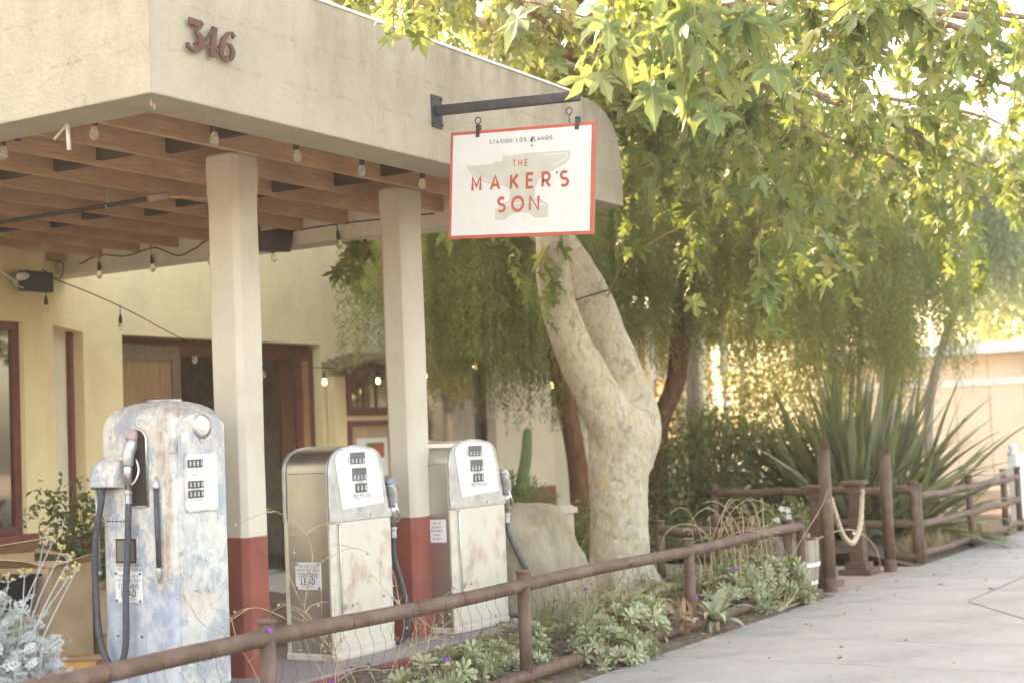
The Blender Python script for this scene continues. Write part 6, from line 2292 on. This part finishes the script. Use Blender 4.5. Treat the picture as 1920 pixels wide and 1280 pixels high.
def silver_leaf():
    """lobed felt leaf: midrib with blunt three-pointed lobes"""
    vs, fs = [], []

    def blade(p0, p1, w0, w1, z0=0, z1=0):
        d = Vector((p1[0] - p0[0], p1[1] - p0[1]))
        L_ = d.length
        d.normalize()
        nx, ny = -d.y, d.x
        b = len(vs)
        vs.extend([(p0[0] + nx * w0, p0[1] + ny * w0, z0), (p0[0] - nx * w0, p0[1] - ny * w0, z0), (p1[0] - nx * w1, p1[1] - ny * w1, z1), (p1[0] + d.x * w1, p1[1] + d.y * w1, z1 - .01), (p1[0] + nx * w1, p1[1] + ny * w1, z1)])
        fs.extend([(b, b + 1, b + 2), (b, b + 2, b + 4), (b + 4, b + 2, b + 3)])
    blade((0, 0), (0, .92), .022, .045, 0, -.12)
    for k in range(4):
        y = .28 + .18 * k
        L = (.34, .40, .36, .24)[k]
        for s in (-1, 1):
            tip = (s * L * .8, y + L * .62)
            z1 = -.05 - .10 * k / 4 - .06
            blade((0, y), tip, .026, .036, -.12 * y, z1)
            mid = (tip[0] * .6, y + (tip[1] - y) * .6)
            blade(mid, (mid[0] + s * .12, mid[1] + .0), .02, .028, z1 + .02, z1 - .02)
            blade(mid, (mid[0] - s * .01, mid[1] + .14), .02, .028, z1 + .02, z1 - .02)
    return vs, fs


sl = tri_mesh('leaf', silver_leaf(), 'silver')
q = np.random.default_rng(60)
stm = MB()
fl_y = MB()
bud = MB()
D0 = np.array(DM)
nleaf = 0
heads = []
for k in range(33):
    # leafy shoots: heads spread over a rounded mass
    a = q.uniform(0, 2 * math.pi)
    rr_ = .27 * math.sqrt(q.random())
    e = D0 + np.array((rr_ * math.cos(a), rr_ * math.sin(a), .92 - 1.2 * rr_ * rr_ / .27 + q.uniform(-.22, .05)))
    b = D0 + np.array((rr_ * .3 * math.cos(a), rr_ * .3 * math.sin(a), .05))
    m1 = b * .5 + e * .5 + q.normal(size=3) * .02
    sp_ = smooth_path([b - D0, m1 - D0, e - D0], 5)
    stm.tube(sp_, lerp_list([.006, .004, .003], len(sp_)), 5, False)
    ax = unit(np.array((math.cos(a) * rr_ * 2, math.sin(a) * rr_ * 2, 1)) + q.normal(size=3) * .2)
    for i in range(9):
        az = i * 2.4 + k
        t1 = unit(np.cross(ax, (math.cos(az), math.sin(az), .3)))
        p = e - ax * (.02 + .017 * i)
        place('leaf', sl, frame(p, t1 + ax * (.75 - .09 * i), ax + q.normal(size=3) * .25, q.uniform(.075, .115)), dmr, DM)
fill = []
for k in range(260):
    a = q.uniform(0, 2 * math.pi)
    rr_ = .26 * math.sqrt(q.random())
    zt = .86 - 1.2 * rr_ * rr_ / .27
    p = np.array((rr_ * math.cos(a), rr_ * math.sin(a), zt - abs(q.normal(0, .16))))
    out = unit(np.array((math.cos(a) * rr_ * 3, math.sin(a) * rr_ * 3, .5)) + q.normal(size=3) * .7)
    fill.append(frame(p, out, q.normal(size=3) * .6 + np.array((0, 0, 1)), q.uniform(.06, .10)))
sv = silver_leaf()
o = link('inner_foliage', scatter_mesh('inner_foliage', sv[0], sv[1], np.array(fill)), 'silver', dmr)
o['kind'] = 'stuff'
# tall flowering stems
for (tx_, ty_, tz_) in ((-.412, .313, 1.184), (-.40, .29, 1.14), (-.37, .26, 1.11), (-.33, .22, 1.01), (-.35, .24, 1.06), (-.36, .25, .97), (-.52, .50, .99), (-.49, .47, .98), (-.45, .41, 1.0)):
    e = np.array((tx_, ty_, tz_))
    b = D0 + np.array((q.normal(0, .05), q.normal(0, .05), .35))
    m1 = b * .45 + e * .55 + np.array((.0, .0, .03)) + q.normal(size=3) * .015
    sp_ = smooth_path([b - D0, m1 - D0, e - D0], 8)
    stm.tube(sp_, lerp_list([.004, .0032, .002], len(sp_)), 5, False)
    for i in range(9):
        r_ = q.normal(size=3) * np.array((.016, .016, .010))
        e2 = e + r_ + np.array((0, 0, .025))
        stm.tube([Vector(e - D0), Vector(e2 - D0)], .0016, 3, False)
        (fl_y if tz_ > 1.2 or i % 4 == 0 else bud).sphere(e2 - D0, q.uniform(.005, .008), 7, 5)
stm.build('stems', 'silver', dmr, True)
o = fl_y.build('yellow_flowers', 'yellow_fl', dmr, True)
o['kind'] = 'stuff'
o = bud.build('flower_buds', 'straw', dmr, True)
o['kind'] = 'stuff'

# ------------------------------------------------------------ far houses and white fence
ph_ = thing('porch_house', 'cream house with turned white porch posts behind the yellow shrub', 'house', (20.5, 8.2, 0))
MB().box(-1.5, 9, 1.8, 6, 0, 3.6).build('wall', 'beige', ph_)
MB().box(-1.8, 9.3, -.6, 6.3, 3.6, 3.85).build('roof', 'twig', ph_)
MB().box(-1.5, 9, -.4, 1.8, 0, .45).build('porch_floor', 'beige', ph_)
post_me = MB().lathe([(.09, .45), (.09, 1.1), (.06, 1.14), (.10, 1.2), (.06, 1.26), (.05, 1.5), (.075, 2.0), (.05, 2.5), (.10, 2.56), (.06, 2.62), (.09, 2.7), (.09, 3.6)], 12).mesh('porch_post')
for k in range(6):
    o = link('porch_post', post_me, 'concrete_white', ph_, True)
    o.location = (-1.2 + 1.25 * k, -.2, 0)
MB().box(-1.2, 5.2, -.22, -.16, 1.25, 1.33).build('porch_rail', 'concrete_white', ph_)
for k in range(3):
    w = MB().box(-.6 + 3 * k, .6 + 3 * k, 1.74, 1.8, 1.2, 2.8).build('window', 'concrete_white', ph_)
    MB().box(-.5 + 3 * k, .5 + 3 * k, 1.72, 1.739, 1.3, 2.7).build('pane', 'glass_dim', w)
M['peach'] = stucco('peach_siding', C(.78, .62, .47), C(.66, .5, .36))
kh = thing('peach_house', 'sunlit peach sided house with pale roof edge beyond the flax plant', 'house', (31, 0, 0))
MB().box(0.05, 8, -6, 7.5, -.05, 3.0).build('wall', 'peach', kh)
for k in range(17):
    MB().box(-.012, .05, -6 + .8 * k + .01, -6 + .8 * k + .79, 0, 2.25).build('siding_panel', 'peach', kh)
MB().box(-.05, .05, -6, 7.5, 2.25, 2.42).build('belt_trim', 'concrete_white', kh)
for k in range(17):
    MB().box(-.012, .05, -6 + .8 * k + .01, -6 + .8 * k + .79, 2.42, 2.98).build('siding_panel', 'peach', kh)
MB().box(-.5, 8.5, -6.5, 8, 3.0, 3.25).build('roof', 'concrete_white', kh)
wf = thing('white_fence', 'white ball topped post and rail fence at the picture edge', 'fence', (15.9, -.25, 0))
for x_ in (0, 1.8, 3.6):
    p_ = MB().box(x_ - .06, x_ + .06, -.06, .06, -.05, 1.0).build('post', 'concrete_white', wf, bevel=.006)
    MB().lathe([(.075, 1.0), (.075, 1.03), (.03, 1.045), (.055, 1.075), (.06, 1.10), (.045, 1.135), (.005, 1.15)], 14, (x_, 0, 0)).build('ball_cap', 'concrete_white', p_, True)
for z_ in (.30, .82):
    MB().box(0.06, 3.54, -.03, .03, z_, z_ + .09).build('rail', 'concrete_white', wf)
for k in range(22):
    MB().box(.14 + .155 * k, .22 + .155 * k, -.05, -.031, .12, 1.0).build('picket', 'concrete_white', wf)

# ------------------------------------------------------------ added to lift shadows and soften contrast: haze round the whole place
hz = MB().box(-80, 140, -90, 120, -1.2, 16.5).build('fill_haze', None)
hz['kind'] = 'stuff'
hz['label'] = 'thin air volume added to lift the shadows and mute contrast'
hz['category'] = 'fill_haze'
hm = bpy.data.materials.new('fill_haze_air')
hm.use_nodes = True
hn = hm.node_tree
hn.nodes.clear()
ho = hn.nodes.new('ShaderNodeOutputMaterial')
hv = hn.nodes.new('ShaderNodeVolumePrincipled')
hv.inputs['Color'].default_value = (.96, .95, .92, 1)
hv.inputs['Density'].default_value = .0010
hv.inputs['Anisotropy'].default_value = .3
hn.links.new(hv.outputs[0], ho.inputs['Volume'])
hz.data.materials.append(hm)
